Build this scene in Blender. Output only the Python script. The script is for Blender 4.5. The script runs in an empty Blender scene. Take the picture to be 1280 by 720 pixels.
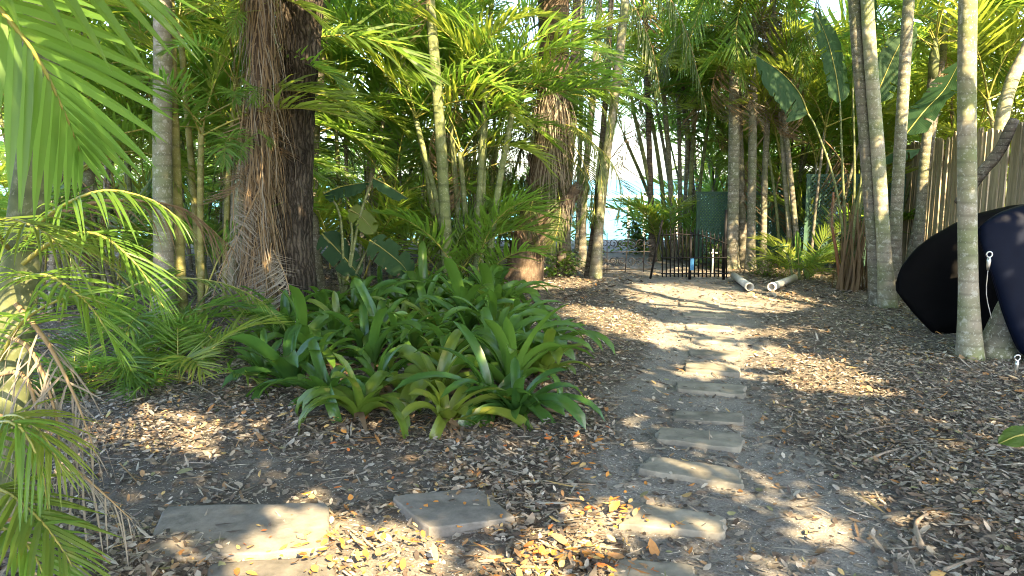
import bpy, math, random
import numpy as np
from mathutils import Vector, Matrix, Euler, noise

random.seed(7)
SUN_AZ = math.atan2(.42, -.90)      # toward the sun, from +Y to +X
SUN_EL = math.radians(40)
SC = bpy.context.scene
COL = SC.collection
R = math.radians
F = 931.0
PITCH = R(8.25)
CAMZ = 1.5
cp, sp = math.cos(PITCH), math.sin(PITCH)

# ------------------------------------------------------------------ helpers
def ray(px, py):
    x = (px - 640) / F; v = (360 - py) / F
    return Vector((x, cp + v * sp, -sp + v * cp))

def G(px, py, z=0.0):
    d = ray(px, py); k = (z - CAMZ) / d.z
    return Vector((d.x * k, d.y * k, z))

def P(px, py, y):
    d = ray(px, py); k = y / d.y
    return Vector((d.x * k, y, CAMZ + d.z * k))

def rnd(a, b): return random.uniform(a, b)

class MB:
    def __init__(self):
        self.v = []; self.f = []; self.m = []; self.s = []
    def add(self, verts, faces, mat=0, smooth=False):
        o = len(self.v)
        self.v.extend(verts)
        for f in faces:
            self.f.append(tuple(i + o for i in f)); self.m.append(mat); self.s.append(smooth)
    def box(self, lo, hi, mat=0, M=None):
        x0, y0, z0 = lo; x1, y1, z1 = hi
        vs = [Vector(c) for c in ((x0,y0,z0),(x1,y0,z0),(x1,y1,z0),(x0,y1,z0),(x0,y0,z1),(x1,y0,z1),(x1,y1,z1),(x0,y1,z1))]
        if M is not None: vs = [M @ v for v in vs]
        self.add(vs, [(0,3,2,1),(4,5,6,7),(0,1,5,4),(1,2,6,5),(2,3,7,6),(3,0,4,7)], mat)
    def tube(self, pts, radii, n=8, mat=0, caps=True, disp=None, smooth=True):
        pts = [Vector(p) for p in pts]
        rings = []
        prev = None
        for i, p in enumerate(pts):
            t = (pts[min(i+1, len(pts)-1)] - pts[max(i-1, 0)])
            t = t.normalized() if t.length > 1e-9 else Vector((0,0,1))
            ref = prev if prev is not None else (Vector((1,0,0)) if abs(t.x) < .9 else Vector((0,1,0)))
            a = (ref - t * ref.dot(t)).normalized(); b = t.cross(a); prev = a
            ring = []
            for k in range(n):
                th = 2 * math.pi * k / n
                r = radii[i]
                q = p + (a * math.cos(th) + b * math.sin(th)) * r
                if disp: q = q + (a * math.cos(th) + b * math.sin(th)) * disp(q, th)
                ring.append(q)
            rings.append(ring)
        vs = [q for r_ in rings for q in r_]
        fs = []
        for i in range(len(pts) - 1):
            for k in range(n):
                fs.append((i*n+k, i*n+(k+1) % n, (i+1)*n+(k+1) % n, (i+1)*n+k))
        if caps:
            fs.append(tuple(reversed(range(n)))); fs.append(tuple((len(pts)-1)*n + k for k in range(n)))
        self.add(vs, fs, mat, smooth)
    def mesh(self, name, mats):
        me = bpy.data.meshes.new(name)
        me.from_pydata([tuple(v) for v in self.v], [], self.f)
        for m in mats: me.materials.append(m)
        if self.f:
            me.polygons.foreach_set('material_index', self.m)
            me.polygons.foreach_set('use_smooth', self.s)
        me.update()
        return me
    def build(self, name, mats, parent=None):
        if not isinstance(mats, (list, tuple)): mats = [mats]
        return link(name, self.mesh(name, mats), parent)

def link(name, me, parent=None):
    o = bpy.data.objects.new(name, me); COL.objects.link(o)
    if parent is not None: o.parent = parent
    return o

def thing(name, label, cat, loc=(0,0,0), group=None, rotz=0):
    o = bpy.data.objects.new(name, None); COL.objects.link(o)
    o.empty_display_size = .1
    o.location = loc; o.rotation_euler = (0, 0, rotz)
    o['label'] = label; o['category'] = cat
    if group: o['group'] = group
    return o

def tag(o, label, cat, group=None):
    o['label'] = label; o['category'] = cat
    if group: o['group'] = group
    return o

def struct(o, kind='structure'):
    o['kind'] = kind; return o

def catmull(pts, step=0.08):
    pts = [Vector(p) for p in pts]
    if len(pts) == 2: pts = [pts[0], (pts[0] + pts[1]) / 2, pts[1]]
    ext = [pts[0]*2 - pts[1]] + pts + [pts[-1]*2 - pts[-2]]
    out = []
    for i in range(1, len(ext) - 2):
        p0, p1, p2, p3 = ext[i-1:i+3]
        n = max(2, int((p2 - p1).length / step))
        for k in range(n):
            t = k / n
            out.append(0.5*((2*p1) + (p2-p0)*t + (2*p0-5*p1+4*p2-p3)*t*t + (3*p1-p0-3*p2+p3)*t**3))
    out.append(pts[-1])
    return out

# ------------------------------------------------------------------ materials
def new_mat(name):
    m = bpy.data.materials.new(name); m.use_nodes = True
    nt = m.node_tree; nt.nodes.clear()
    out = nt.nodes.new('ShaderNodeOutputMaterial')
    return m, nt, out

def N(nt, t, **kw):
    n = nt.nodes.new(t)
    for k, v in kw.items():
        if k in n.inputs: n.inputs[k].default_value = v
        else: setattr(n, k, v)
    return n

def ramp(nt, fac, stops):
    r = nt.nodes.new('ShaderNodeValToRGB')
    e = r.color_ramp.elements
    while len(e) < len(stops): e.new(0.5)
    for el, (p, c) in zip(e, stops):
        el.position = p; el.color = (*c, 1)
    nt.links.new(fac, r.inputs[0])
    return r.outputs[0]

def mixc(nt, fac, a, b, mode='MIX'):
    m = nt.nodes.new('ShaderNodeMix'); m.data_type = 'RGBA'; m.blend_type = mode
    for s, v in ((m.inputs[0], fac), (m.inputs[6], a), (m.inputs[7], b)):
        if isinstance(v, (int, float)): s.default_value = v
        elif isinstance(v, tuple): s.default_value = (*v, 1)
        else: nt.links.new(v, s)
    return m.outputs[2]

def leaf_mat(name, ca, cb, trans, tfac=.4, rough=.45, dead=(0.30,0.24,0.08), deadamt=.12, spec=.4, veins=0):
    """two-tone leaf: hue varies per object and in soft patches; light passes through it"""
    m, nt, out = new_mat(name)
    L = nt.links.new
    oi = N(nt, 'ShaderNodeObjectInfo'); tc = N(nt, 'ShaderNodeTexCoord')
    nz = N(nt, 'ShaderNodeTexNoise', Scale=5.0, Detail=3.0); L(tc.outputs['Object'], nz.inputs['Vector'])
    ad = N(nt, 'ShaderNodeMath', operation='ADD'); L(oi.outputs['Random'], ad.inputs[0]); L(nz.outputs[0], ad.inputs[1])
    ad2 = N(nt, 'ShaderNodeMath', operation='MULTIPLY'); L(ad.outputs[0], ad2.inputs[0]); ad2.inputs[1].default_value = .58
    c = ramp(nt, ad2.outputs[0], [(0.2, ca), (0.85, cb)])
    nz2 = N(nt, 'ShaderNodeTexNoise', Scale=11.0, Detail=4.0); L(tc.outputs['Object'], nz2.inputs['Vector'])
    fd = ramp(nt, nz2.outputs[0], [(0.62, (0,0,0)), (0.72, (1,1,1))])
    mul = N(nt, 'ShaderNodeMath', operation='MULTIPLY'); L(fd, mul.inputs[0]); mul.inputs[1].default_value = deadamt * 3
    c = mixc(nt, mul.outputs[0], c, dead)
    p = N(nt, 'ShaderNodeBsdfPrincipled', Roughness=rough); p.inputs['Specular IOR Level'].default_value = spec
    L(c, p.inputs['Base Color'])
    if veins:
        wv = N(nt, 'ShaderNodeTexWave', Scale=veins, Distortion=1.5, bands_direction='X')
        L(tc.outputs['UV'], wv.inputs['Vector'])
        bp = N(nt, 'ShaderNodeBump', Strength=.35, Distance=.01); L(wv.outputs[0], bp.inputs['Height']); L(bp.outputs[0], p.inputs['Normal'])
    tr = N(nt, 'ShaderNodeBsdfTranslucent')
    tcx = mixc(nt, ad2.outputs[0], trans, tuple(min(1, v * 1.25) for v in trans))
    L(tcx, tr.inputs['Color'])
    mx = N(nt, 'ShaderNodeMixShader'); mx.inputs[0].default_value = tfac
    L(p.outputs[0], mx.inputs[1]); L(tr.outputs[0], mx.inputs[2]); L(mx.outputs[0], out.inputs[0])
    return m

def trunk_mat(name, ca, cb, lichen=(.5,.5,.45), lich=.6, ring=9.0, ringdark=.5, green=None, bump=.4, vert=False):
    m, nt, out = new_mat(name); L = nt.links.new
    tc = N(nt, 'ShaderNodeTexCoord'); oi = N(nt, 'ShaderNodeObjectInfo')
    nz = N(nt, 'ShaderNodeTexNoise', Scale=6.0, Detail=6.0, Roughness=.65)
    mp = N(nt, 'ShaderNodeMapping'); mp.inputs['Scale'].default_value = (6, 6, .7) if vert else (1.4, 1.4, 1)
    L(tc.outputs['Object'], mp.inputs[0]); L(mp.outputs[0], nz.inputs['Vector'])
    c = ramp(nt, nz.outputs[0], [(0.3, ca), (0.7, cb)])
    if green:
        n3 = N(nt, 'ShaderNodeTexNoise', Scale=2.2, Detail=3.0); L(tc.outputs['Object'], n3.inputs['Vector'])
        gf = ramp(nt, n3.outputs[0], [(.4, (0,0,0)), (.62, (1,1,1))])
        c = mixc(nt, gf, c, green)
    wv = N(nt, 'ShaderNodeTexWave', Scale=ring / 6.28 * 3, Distortion=.35, Detail=2.0, bands_direction='Z', wave_profile='SIN')
    wv.inputs['Detail Scale'].default_value = 2.0
    L(tc.outputs['Object'], wv.inputs['Vector'])
    rf = ramp(nt, wv.outputs[0], [(0.0, (1,1,1)), (0.16, (0,0,0))])
    mul = N(nt, 'ShaderNodeMath', operation='MULTIPLY'); L(rf, mul.inputs[0]); mul.inputs[1].default_value = ringdark
    c = mixc(nt, mul.outputs[0], c, tuple(v * .35 for v in ca))
    n2 = N(nt, 'ShaderNodeTexNoise', Scale=17.0, Detail=5.0, Roughness=.6); L(tc.outputs['Object'], n2.inputs['Vector'])
    lf = ramp(nt, n2.outputs[0], [(.56, (0,0,0)), (.66, (1,1,1))])
    ml = N(nt, 'ShaderNodeMath', operation='MULTIPLY'); L(lf, ml.inputs[0]); ml.inputs[1].default_value = lich
    c = mixc(nt, ml.outputs[0], c, lichen)
    n5 = N(nt, 'ShaderNodeTexNoise', Scale=55.0, Detail=3.0); L(tc.outputs['Object'], n5.inputs['Vector'])
    l5 = ramp(nt, n5.outputs[0], [(.60, (0,0,0)), (.66, (1,1,1))])
    m5 = N(nt, 'ShaderNodeMath', operation='MULTIPLY'); L(l5, m5.inputs[0]); m5.inputs[1].default_value = lich
    c = mixc(nt, m5.outputs[0], c, lichen)
    hs = N(nt, 'ShaderNodeHueSaturation'); L(c, hs.inputs['Color'])
    mr = N(nt, 'ShaderNodeMapRange'); mr.inputs[3].default_value = .75; mr.inputs[4].default_value = 1.2
    L(oi.outputs['Random'], mr.inputs[0]); L(mr.outputs[0], hs.inputs['Value'])
    p = N(nt, 'ShaderNodeBsdfPrincipled', Roughness=.85); p.inputs['Specular IOR Level'].default_value = .2
    L(hs.outputs[0], p.inputs['Base Color'])
    hh = N(nt, 'ShaderNodeMath', operation='ADD'); L(wv.outputs[0], hh.inputs[0]); L(nz.outputs[0], hh.inputs[1])
    bp = N(nt, 'ShaderNodeBump', Strength=bump, Distance=.02); L(hh.outputs[0], bp.inputs['Height']); L(bp.outputs[0], p.inputs['Normal'])
    L(p.outputs[0], out.inputs[0])
    return m

def plain_mat(name, ca, cb, scale=8.0, rough=.6, metal=0.0, bump=.15, stretch=(1,1,1), spec=.4, coat=0.0):
    m, nt, out = new_mat(name); L = nt.links.new
    tc = N(nt, 'ShaderNodeTexCoord'); oi = N(nt, 'ShaderNodeObjectInfo')
    mp = N(nt, 'ShaderNodeMapping'); mp.inputs['Scale'].default_value = stretch
    ofs = N(nt, 'ShaderNodeVectorMath', operation='SCALE'); ofs.inputs[0].default_value = (13, 7, 5); L(oi.outputs['Random'], ofs.inputs['Scale'])
    L(ofs.outputs[0], mp.inputs['Location']); L(tc.outputs['Object'], mp.inputs[0])
    nz = N(nt, 'ShaderNodeTexNoise', Scale=scale, Detail=7.0, Roughness=.65); L(mp.outputs[0], nz.inputs['Vector'])
    c = ramp(nt, nz.outputs[0], [(.3, ca), (.72, cb)])
    hs = N(nt, 'ShaderNodeHueSaturation'); L(c, hs.inputs['Color'])
    mr = N(nt, 'ShaderNodeMapRange'); mr.inputs[3].default_value = .8; mr.inputs[4].default_value = 1.2
    L(oi.outputs['Random'], mr.inputs[0]); L(mr.outputs[0], hs.inputs['Value'])
    p = N(nt, 'ShaderNodeBsdfPrincipled', Roughness=rough, Metallic=metal); p.inputs['Specular IOR Level'].default_value = spec
    p.inputs['Coat Weight'].default_value = coat
    L(hs.outputs[0], p.inputs['Base Color'])
    if bump:
        bp = N(nt, 'ShaderNodeBump', Strength=bump, Distance=.01); L(nz.outputs[0], bp.inputs['Height']); L(bp.outputs[0], p.inputs['Normal'])
    L(p.outputs[0], out.inputs[0])
    return m

def bark_mat(name):
    m, nt, out = new_mat(name); L = nt.links.new
    tc = N(nt, 'ShaderNodeTexCoord'); mp = N(nt, 'ShaderNodeMapping'); mp.inputs['Scale'].default_value = (24, 24, 2.6)
    L(tc.outputs['Object'], mp.inputs[0])
    nz = N(nt, 'ShaderNodeTexNoise', Scale=4.0, Detail=6.0); L(tc.outputs['Object'], nz.inputs['Vector'])
    ad = N(nt, 'ShaderNodeVectorMath', operation='ADD'); sc = N(nt, 'ShaderNodeVectorMath', operation='SCALE'); sc.inputs['Scale'].default_value = 3.0
    L(nz.outputs['Color'], sc.inputs[0]); L(mp.outputs[0], ad.inputs[0]); L(sc.outputs[0], ad.inputs[1])
    vo = N(nt, 'ShaderNodeTexVoronoi', Scale=1.0, feature='DISTANCE_TO_EDGE'); L(ad.outputs[0], vo.inputs['Vector'])
    c = ramp(nt, nz.outputs[0], [(.3, (.05,.042,.034)), (.7, (.125,.105,.085))])
    cr = ramp(nt, vo.outputs['Distance'], [(.0, (.25,.25,.25)), (.28, (1,1,1))])
    c = mixc(nt, 1.0, c, cr, 'MULTIPLY')
    p = N(nt, 'ShaderNodeBsdfPrincipled', Roughness=.95); p.inputs['Specular IOR Level'].default_value = .1
    L(c, p.inputs['Base Color'])
    bp = N(nt, 'ShaderNodeBump', Strength=1.0, Distance=.05); L(vo.outputs['Distance'], bp.inputs['Height']); L(bp.outputs[0], p.inputs['Normal'])
    L(p.outputs[0], out.inputs[0]); return m

def attr_mat(name, rough=.75, trans=.15):
    m, nt, out = new_mat(name); L = nt.links.new
    at = N(nt, 'ShaderNodeAttribute', attribute_name='leafcol')
    tc = N(nt, 'ShaderNodeTexCoord')
    nz = N(nt, 'ShaderNodeTexNoise', Scale=60.0, Detail=3.0); L(tc.outputs['Object'], nz.inputs['Vector'])
    mr = N(nt, 'ShaderNodeMapRange'); mr.inputs[3].default_value = .65; mr.inputs[4].default_value = 1.35
    L(nz.outputs[0], mr.inputs[0])
    sc = N(nt, 'ShaderNodeVectorMath', operation='SCALE'); L(at.outputs['Color'], sc.inputs[0]); L(mr.outputs[0], sc.inputs['Scale'])
    p = N(nt, 'ShaderNodeBsdfPrincipled', Roughness=rough); p.inputs['Specular IOR Level'].default_value = .35
    L(sc.outputs[0], p.inputs['Base Color'])
    tr = N(nt, 'ShaderNodeBsdfTranslucent'); L(sc.outputs[0], tr.inputs['Color'])
    mx = N(nt, 'ShaderNodeMixShader'); mx.inputs[0].default_value = trans
    L(p.outputs[0], mx.inputs[1]); L(tr.outputs[0], mx.inputs[2]); L(mx.outputs[0], out.inputs[0])
    return m

M = {}
M['areca'] = leaf_mat('areca_leaf', (.022,.066,.016), (.100,.165,.028), (.28,.46,.06), .52)
M['areca_y'] = leaf_mat('areca_leaf_yellow', (.070,.130,.020), (.15,.19,.035), (.40,.48,.06), .52)
M['near'] = leaf_mat('near_frond_leaf', (.06,.13,.025), (.10,.18,.03), (.30,.46,.05), .48, rough=.38, deadamt=.05)
M['date'] = leaf_mat('feather_leaf_dark', (.03,.055,.015), (.06,.09,.022), (.16,.21,.03), .32)
M['dry'] = leaf_mat('dry_frond', (.11,.075,.045), (.25,.18,.105), (.22,.14,.07), .25, rough=.75, dead=(.09,.06,.04), spec=.2)
M['grey_dry'] = leaf_mat('grey_dead_frond', (.14,.12,.095), (.28,.25,.20), (.2,.15,.1), .2, rough=.85, dead=(.07,.055,.04), spec=.15)
M['stem_y'] = plain_mat('frond_rib', (.16,.17,.035), (.30,.27,.06), 6, .5, bump=0)
M['stem_d'] = plain_mat('dry_rib', (.17,.11,.05), (.30,.21,.11), 6, .7, bump=0)
M['brom'] = leaf_mat('bromeliad_leaf', (.026,.080,.020), (.085,.165,.026), (.18,.32,.035), .28, rough=.27, deadamt=.03, dead=(.16,.15,.03), spec=.5)
M['brom_y'] = leaf_mat('bromeliad_leaf_speckled', (.07,.13,.02), (.13,.17,.025), (.28,.36,.03), .3, rough=.32, deadamt=.3, dead=(.22,.21,.05), spec=.5)
M['paddle'] = leaf_mat('paddle_leaf', (.014,.042,.020), (.028,.066,.024), (.08,.18,.03), .22, rough=.6, spec=.2, deadamt=.03, veins=14)
M['broad'] = leaf_mat('broad_leaf', (.03,.075,.018), (.07,.12,.022), (.22,.32,.03), .35, rough=.4)
M['palm_grey'] = trunk_mat('palm_trunk_grey', (.11,.10,.085), (.23,.205,.17), ring=7, lich=.45, green=(.13,.14,.085), ringdark=.35, bump=.3)
M['palm_pale'] = trunk_mat('palm_trunk_pale', (.16,.145,.11), (.30,.27,.21), lichen=(.45,.45,.40), ring=6, lich=.5, green=(.15,.175,.085), ringdark=.30, bump=.25)
M['palm_dark'] = trunk_mat('palm_trunk_dark', (.05,.042,.035), (.13,.11,.09), ring=8, lich=.2, ringdark=.6)
M['cane'] = trunk_mat('areca_cane', (.075,.10,.04), (.17,.19,.08), lichen=(.42,.42,.34), ring=3.2, lich=.3, ringdark=.45, bump=.15)
M['cane_y'] = trunk_mat('areca_cane_yellow', (.14,.15,.05), (.27,.25,.09), lichen=(.45,.42,.3), ring=3.2, lich=.3, ringdark=.4, bump=.15)
M['bark'] = bark_mat('furrowed_bark')
M['near_trunk'] = trunk_mat('near_palm_trunk', (.06,.08,.035), (.14,.155,.07), lichen=(.3,.3,.22), ring=3.2, lich=.3, ringdark=.4, bump=.15)
M['fibre'] = trunk_mat('palm_fibre', (.055,.040,.030), (.15,.11,.078), lichen=(.25,.21,.165), ring=2.5, lich=.3, ringdark=.3, bump=.8, vert=True)
M['stone'] = plain_mat('sandstone', (.10,.095,.080), (.30,.275,.22), 5, .92, bump=1.0)
M['paver'] = plain_mat('concrete_paver', (.09,.085,.075), (.20,.185,.165), 11, .9, bump=.7)
M['wood'] = plain_mat('weathered_wood', (.20,.165,.115), (.46,.39,.28), 6, .85, bump=.4, stretch=(6,6,.6))
M['lattice'] = plain_mat('green_lattice', (.025,.07,.05), (.05,.11,.08), 10, .6, bump=.1)
M['iron'] = plain_mat('black_iron', (.004,.004,.005), (.011,.010,.010), 20, .6, bump=.2, spec=.2)
M['rust'] = plain_mat('dark_wire', (.02,.018,.018), (.07,.06,.055), 20, .6, metal=.3, bump=.2)
M['pvc'] = plain_mat('grey_pvc', (.42,.40,.36), (.62,.60,.55), 7, .5, bump=.1)
M['white'] = plain_mat('white_paint', (.70,.70,.68), (.80,.80,.78), 6, .5, bump=0)
M['hull_k'] = plain_mat('black_hull', (.002,.002,.0025), (.004,.004,.0045), 5, .55, bump=.04, spec=.03, coat=0)
M['hull_n'] = plain_mat('navy_hull', (.0015,.003,.010), (.003,.0055,.015), 5, .5, bump=.03, spec=.05, coat=0)
M['steel'] = plain_mat('steel', (.45,.45,.46), (.7,.7,.7), 20, .3, metal=1.0, bump=.05)
M['rope'] = plain_mat('grey_cable', (.25,.24,.22), (.4,.39,.36), 30, .7, bump=.2)
M['twig'] = plain_mat('dead_wood', (.13,.10,.075), (.30,.25,.19), 14, .85, bump=.5)
M['red'] = plain_mat('red_sheath', (.16,.06,.03), (.28,.13,.06), 8, .6, bump=.2)
M['blue'] = plain_mat('blue_plastic', (.03,.13,.28), (.05,.2,.4), 8, .5, bump=0)

# ------------------------------------------------------------------ fronds
UP = Vector((0, 0, 1))
def frond(mb, pts, n=34, leaf_len=.42, leaf_w=.026, a0=68, a1=18, vee=25, droop=.35, petiole=.18, r0=.012, hi=False, upv=None,
          rib_mat=1, leaf_mat_i=0, jit=1.0, gaps=.03, side_roll=0.0, rng=None):
    rng = rng or random
    P_ = [Vector(p) for p in pts]
    ext = [P_[0]*2 - P_[1]] + P_ + [P_[-1]*2 - P_[-2]]
    samp = []
    for i in range(1, len(ext) - 2):
        p0, p1, p2, p3 = ext[i-1:i+3]
        for k in range(12):
            t = k / 12
            samp.append(0.5*((2*p1) + (p2-p0)*t + (2*p0-5*p1+4*p2-p3)*t*t + (3*p1-p0-3*p2+p3)*t**3))
    samp.append(P_[-1])
    ln = [0]
    for a, b in zip(samp, samp[1:]): ln.append(ln[-1] + (b - a).length)
    tot = ln[-1]
    def at(t):
        d = t * tot
        for i in range(len(ln) - 1):
            if ln[i+1] >= d: break
        k = (d - ln[i]) / max(1e-9, ln[i+1] - ln[i])
        p = samp[i].lerp(samp[i+1], k)
        T = (samp[min(i+2, len(samp)-1)] - samp[max(i-1, 0)]).normalized()
        return p, T
    m = 14 if hi else 9
    rp = [at(i / m)[0] for i in range(m + 1)]
    mb.tube(rp, [r0 * (1 - .85 * i / m) for i in range(m + 1)], 5, rib_mat, caps=False)
    for i in range(n):
        u = (i + .5) / n
        t = petiole + (1 - petiole) * u * .995
        p, T = at(t)
        up = upv if upv is not None else UP
        S = T.cross(up)
        S = S.normalized() if S.length > 1e-4 else Vector((0, 1, 0))
        Nn = S.cross(T).normalized()
        al = R(a0 + (a1 - a0) * u ** 1.3)
        ll = leaf_len * (.50 + .62 * math.sin(math.pi * min(1, u * .8 + .14)) - .28 * u ** 3)
        for sgn in (-1, 1):
            if rng.random() < gaps: continue
            be = R(vee + rng.gauss(0, 9) * jit + side_roll * sgn)
            a = al + R(rng.gauss(0, 4) * jit)
            d = T * math.cos(a) + (S * sgn * math.cos(be) + Nn * math.sin(be)) * math.sin(a)
            L_ = ll * (1 + rng.gauss(0, .06) * jit)
            wv = (T - d * T.dot(d)).normalized()
            wv = (wv + d.cross(wv) * rng.gauss(0, .25) * jit).normalized()
            fn = d.cross(wv).normalized() * .25
            dr = droop * (1 + rng.gauss(0, .25) * jit)
            w = leaf_w * (.75 + .5 * math.sin(math.pi * min(1, u + .1)))
            ss = (0, .12, .35, .6, .82, 1) if hi else (0, .25, .65, 1)
            ws = (.35, .85, 1, .8, .45, 0) if hi else (.45, 1, .75, 0)
            vs = []; fs = []
            for s, ww in zip(ss, ws):
                c = p + d * (s * L_ * (1 - .25 * dr * s)) - UP * (dr * s * s * L_)
                if ww == 0: vs.append(c)
                else:
                    h = wv * (w * ww * .5)
                    if hi: vs += [c - h + fn * w * ww, c, c + h + fn * w * ww]
                    else: vs += [c - h, c + h]
            st = 3 if hi else 2
            K = len(ss) - 1
            for k in range(K - 1):
                for q in range(st - 1):
                    fs.append((k*st+q, k*st+q+1, (k+1)*st+q+1, (k+1)*st+q))
            e = (K - 1) * st
            for q in range(st - 1): fs.append((e+q, e+q+1, e+st))
            mb.add(vs, fs, leaf_mat_i)

def arc(L_, bend, p=1.4, n=6, side=0.0):
    pts = [Vector((0, 0, 0))]
    for i in range(n):
        t = (i + .5) / n
        a = -R(bend) * t ** p
        pts.append(pts[-1] + Vector((math.cos(a), side * t, math.sin(a))) * (L_ / n))
    return pts

PROTO = {}
def protos(key, mats, count, **kw):
    lst = []
    for i in range(count):
        rg = random.Random(hash_s(key) + i)
        mb = MB()
        b = kw['bend']; bend = rg.uniform(*b)
        k2 = {k: v for k, v in kw.items() if k not in ('bend', 'L')}
        frond(mb, arc(kw['L'], bend, side=rg.uniform(-.12, .12)), rng=rg, **k2)
        lst.append(mb.mesh('frond_' + key, mats))
    PROTO[key] = lst

def hash_s(s): return sum(ord(c) * (i + 3) for i, c in enumerate(s))

protos('areca', [M['areca'], M['stem_y']], 7, L=1.7, bend=(35, 95), n=36, leaf_len=.52, leaf_w=.027, vee=28, droop=.28, petiole=.22, jit=1.4, gaps=.06)
protos('areca_y', [M['areca_y'], M['stem_y']], 6, L=1.7, bend=(35, 95), n=36, leaf_len=.52, leaf_w=.027, vee=28, droop=.28, petiole=.22, jit=1.4, gaps=.06)
protos('low', [M['areca'], M['stem_y']], 4, L=.9, bend=(50, 100), n=18, leaf_len=.32, leaf_w=.022, vee=20, droop=.25, petiole=.25, r0=.006, hi=True)
protos('low_y', [M['areca_y'], M['stem_y']], 3, L=.9, bend=(50, 100), n=18, leaf_len=.32, leaf_w=.020, vee=20, droop=.25, petiole=.25, r0=.006, hi=True)
protos('date', [M['date'], M['stem_y']], 5, L=1.7, bend=(80, 140), n=48, leaf_len=.32, leaf_w=.014, vee=5, droop=.5, petiole=.08, r0=.012)
protos('dry', [M['dry'], M['stem_d']], 4, L=1.4, bend=(60, 120), n=22, leaf_len=.40, leaf_w=.018, vee=-35, droop=.9, petiole=.2, jit=2.2, gaps=.2)
protos('grey', [M['grey_dry'], M['stem_d']], 4, L=1.2, bend=(30, 60), n=30, leaf_len=.30, leaf_w=.012, vee=-30, droop=.9, petiole=.1, jit=2.2, gaps=.2)

def put(key, parent, loc, az, el, roll=0, s=1.0, name='frond', idx=None):
    lst = PROTO[key]
    o = link(name, lst[idx % len(lst)] if idx is not None else random.choice(lst), parent)
    m = Matrix.Translation(loc) @ Matrix.Rotation(az, 4, 'Z') @ Matrix.Rotation(-el, 4, 'Y') @ Matrix.Rotation(roll, 4, 'X') @ Matrix.Scale(s, 4)
    o.matrix_local = m
    return o

def crown(parent, top, keys, n, s=1.0, el=(10, 75), az0=None, spread=360, dead=0, deadkey='dry'):
    for i in range(n):
        az = R(az0 - spread/2 + spread * (i + .5) / n + rnd(-15, 15)) if az0 is not None else R(360 * i / n * 2.4 + rnd(-20, 20))
        e = R(el[0] + (el[1] - el[0]) * ((i * .618) % 1))
        put(random.choice(keys), parent, Vector(top) + Vector((0, 0, rnd(-.1, .1))), az, e, R(rnd(-25, 25)), s * rnd(.8, 1.15))
    for i in range(dead):
        put(deadkey, parent, Vector(top) - Vector((0, 0, .15)), R(rnd(0, 360)), R(rnd(-70, -40)), R(rnd(-40, 40)), s * rnd(.6, .9), 'dead_frond')

def trunk(parent, pts, r0, r1, mat, n=14, flare=1.25, name='trunk', bumps=.02, disp=None, ringlen=.12):
    c = catmull(pts, .06)
    radii = []
    for i, p in enumerate(c):
        t = i / (len(c) - 1)
        r = r0 + (r1 - r0) * t
        r *= 1 + (flare - 1) * max(0, 1 - t * 6) ** 2
        r *= 1 + bumps * .5 * math.sin(p.z / ringlen * 2 * math.pi) + bumps * .8 * noise.noise(p * 3)
        radii.append(r)
    mb = MB(); mb.tube(c, radii, n, 0, disp=disp)
    return mb.build(name, mat, parent)

def palm(name, label, pix, wpx, mat, H=None, crown_n=9, keys=('areca',), s=1.2, d=None, group=None, cat='palm tree', dead=1, taper=.8, el=(0, 70), shaft=True, flare=1.55):
    """pix: base pixel first (on the ground) then upward; all at the base's distance"""
    b = G(*pix[0]) if d is None else P(pix[0][0], pix[0][1], d)
    b.z = 0 if d is not None else b.z
    D = b.y
    pts = [Vector((0, 0, -.05))]
    for q in pix[1:]: pts.append(P(q[0], q[1], D) - b)
    if H:
        a, c = pts[-2], pts[-1]; dr = (c - a).normalized()
        if c.z < H:
            dr = (dr + Vector((0, 0, .6))).normalized()
            pts.append(c + dr * ((H - c.z) / max(.3, dr.z)))
    t = thing(name, label, cat, b, group)
    r = wpx * D / F / 2
    trunk(t, pts, r, r * taper, mat, flare=flare)
    top = pts[-1]
    if crown_n:
        if shaft:
            mb = MB(); mb.tube([top - Vector((0,0,.05)), top + Vector((0,0,.25)), top + Vector((0,0,.5))], [r*taper*1.05, r*taper*1.15, r*.35], 10)
            mb.build('crownshaft', M['cane'], t); top = top + Vector((0, 0, .4))
        crown(t, top, keys, crown_n, s, el, dead=dead)
    return t

def areca(label, base, stems, keys=('areca', 'areca_y'), nf=5, s=1.0, mat='cane', low=6, seed=0, extra=0, group='clumping areca palms', el=(25, 85), canes=None):
    """a clump of slender canes; stems: int or list of (dx, dy, height, leanx, leany, radius)"""
    random.seed(seed + 101)
    t = thing('areca_palm', label, 'palm', base, group)
    if isinstance(stems, int):
        ls = []
        for i in range(stems):
            a = rnd(0, 6.28); q = rnd(.08, .45)
            h = rnd(1.2, 3.4)
            ls.append((math.cos(a)*q, math.sin(a)*q, h, math.cos(a)*h*rnd(.02, .28), math.sin(a)*h*rnd(.02, .28), rnd(.02, .038)))
        stems = ls
    for dx, dy, h, lx, ly, r in stems:
        p0 = Vector((dx, dy, -.03)); p1 = Vector((dx + lx * .4, dy + ly * .4, h * .5)); p2 = Vector((dx + lx, dy + ly, h))
        mt = mat if isinstance(mat, str) else random.choice(mat)
        trunk(t, [p0, p1, p2], r, r * .8, M[mt], n=8, flare=1.15, name='cane', ringlen=.17, bumps=.03)
        crown(t, p2, keys, nf, s, el, dead=1 if random.random() < .35 else 0)
    for i in range(low):
        a = rnd(0, 360)
        put(random.choice(keys), t, Vector((rnd(-.3, .3), rnd(-.3, .3), rnd(.0, .3))), R(a), R(rnd(50, 82)), R(rnd(-30, 30)), s * rnd(.7, 1.15))
    return t

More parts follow.
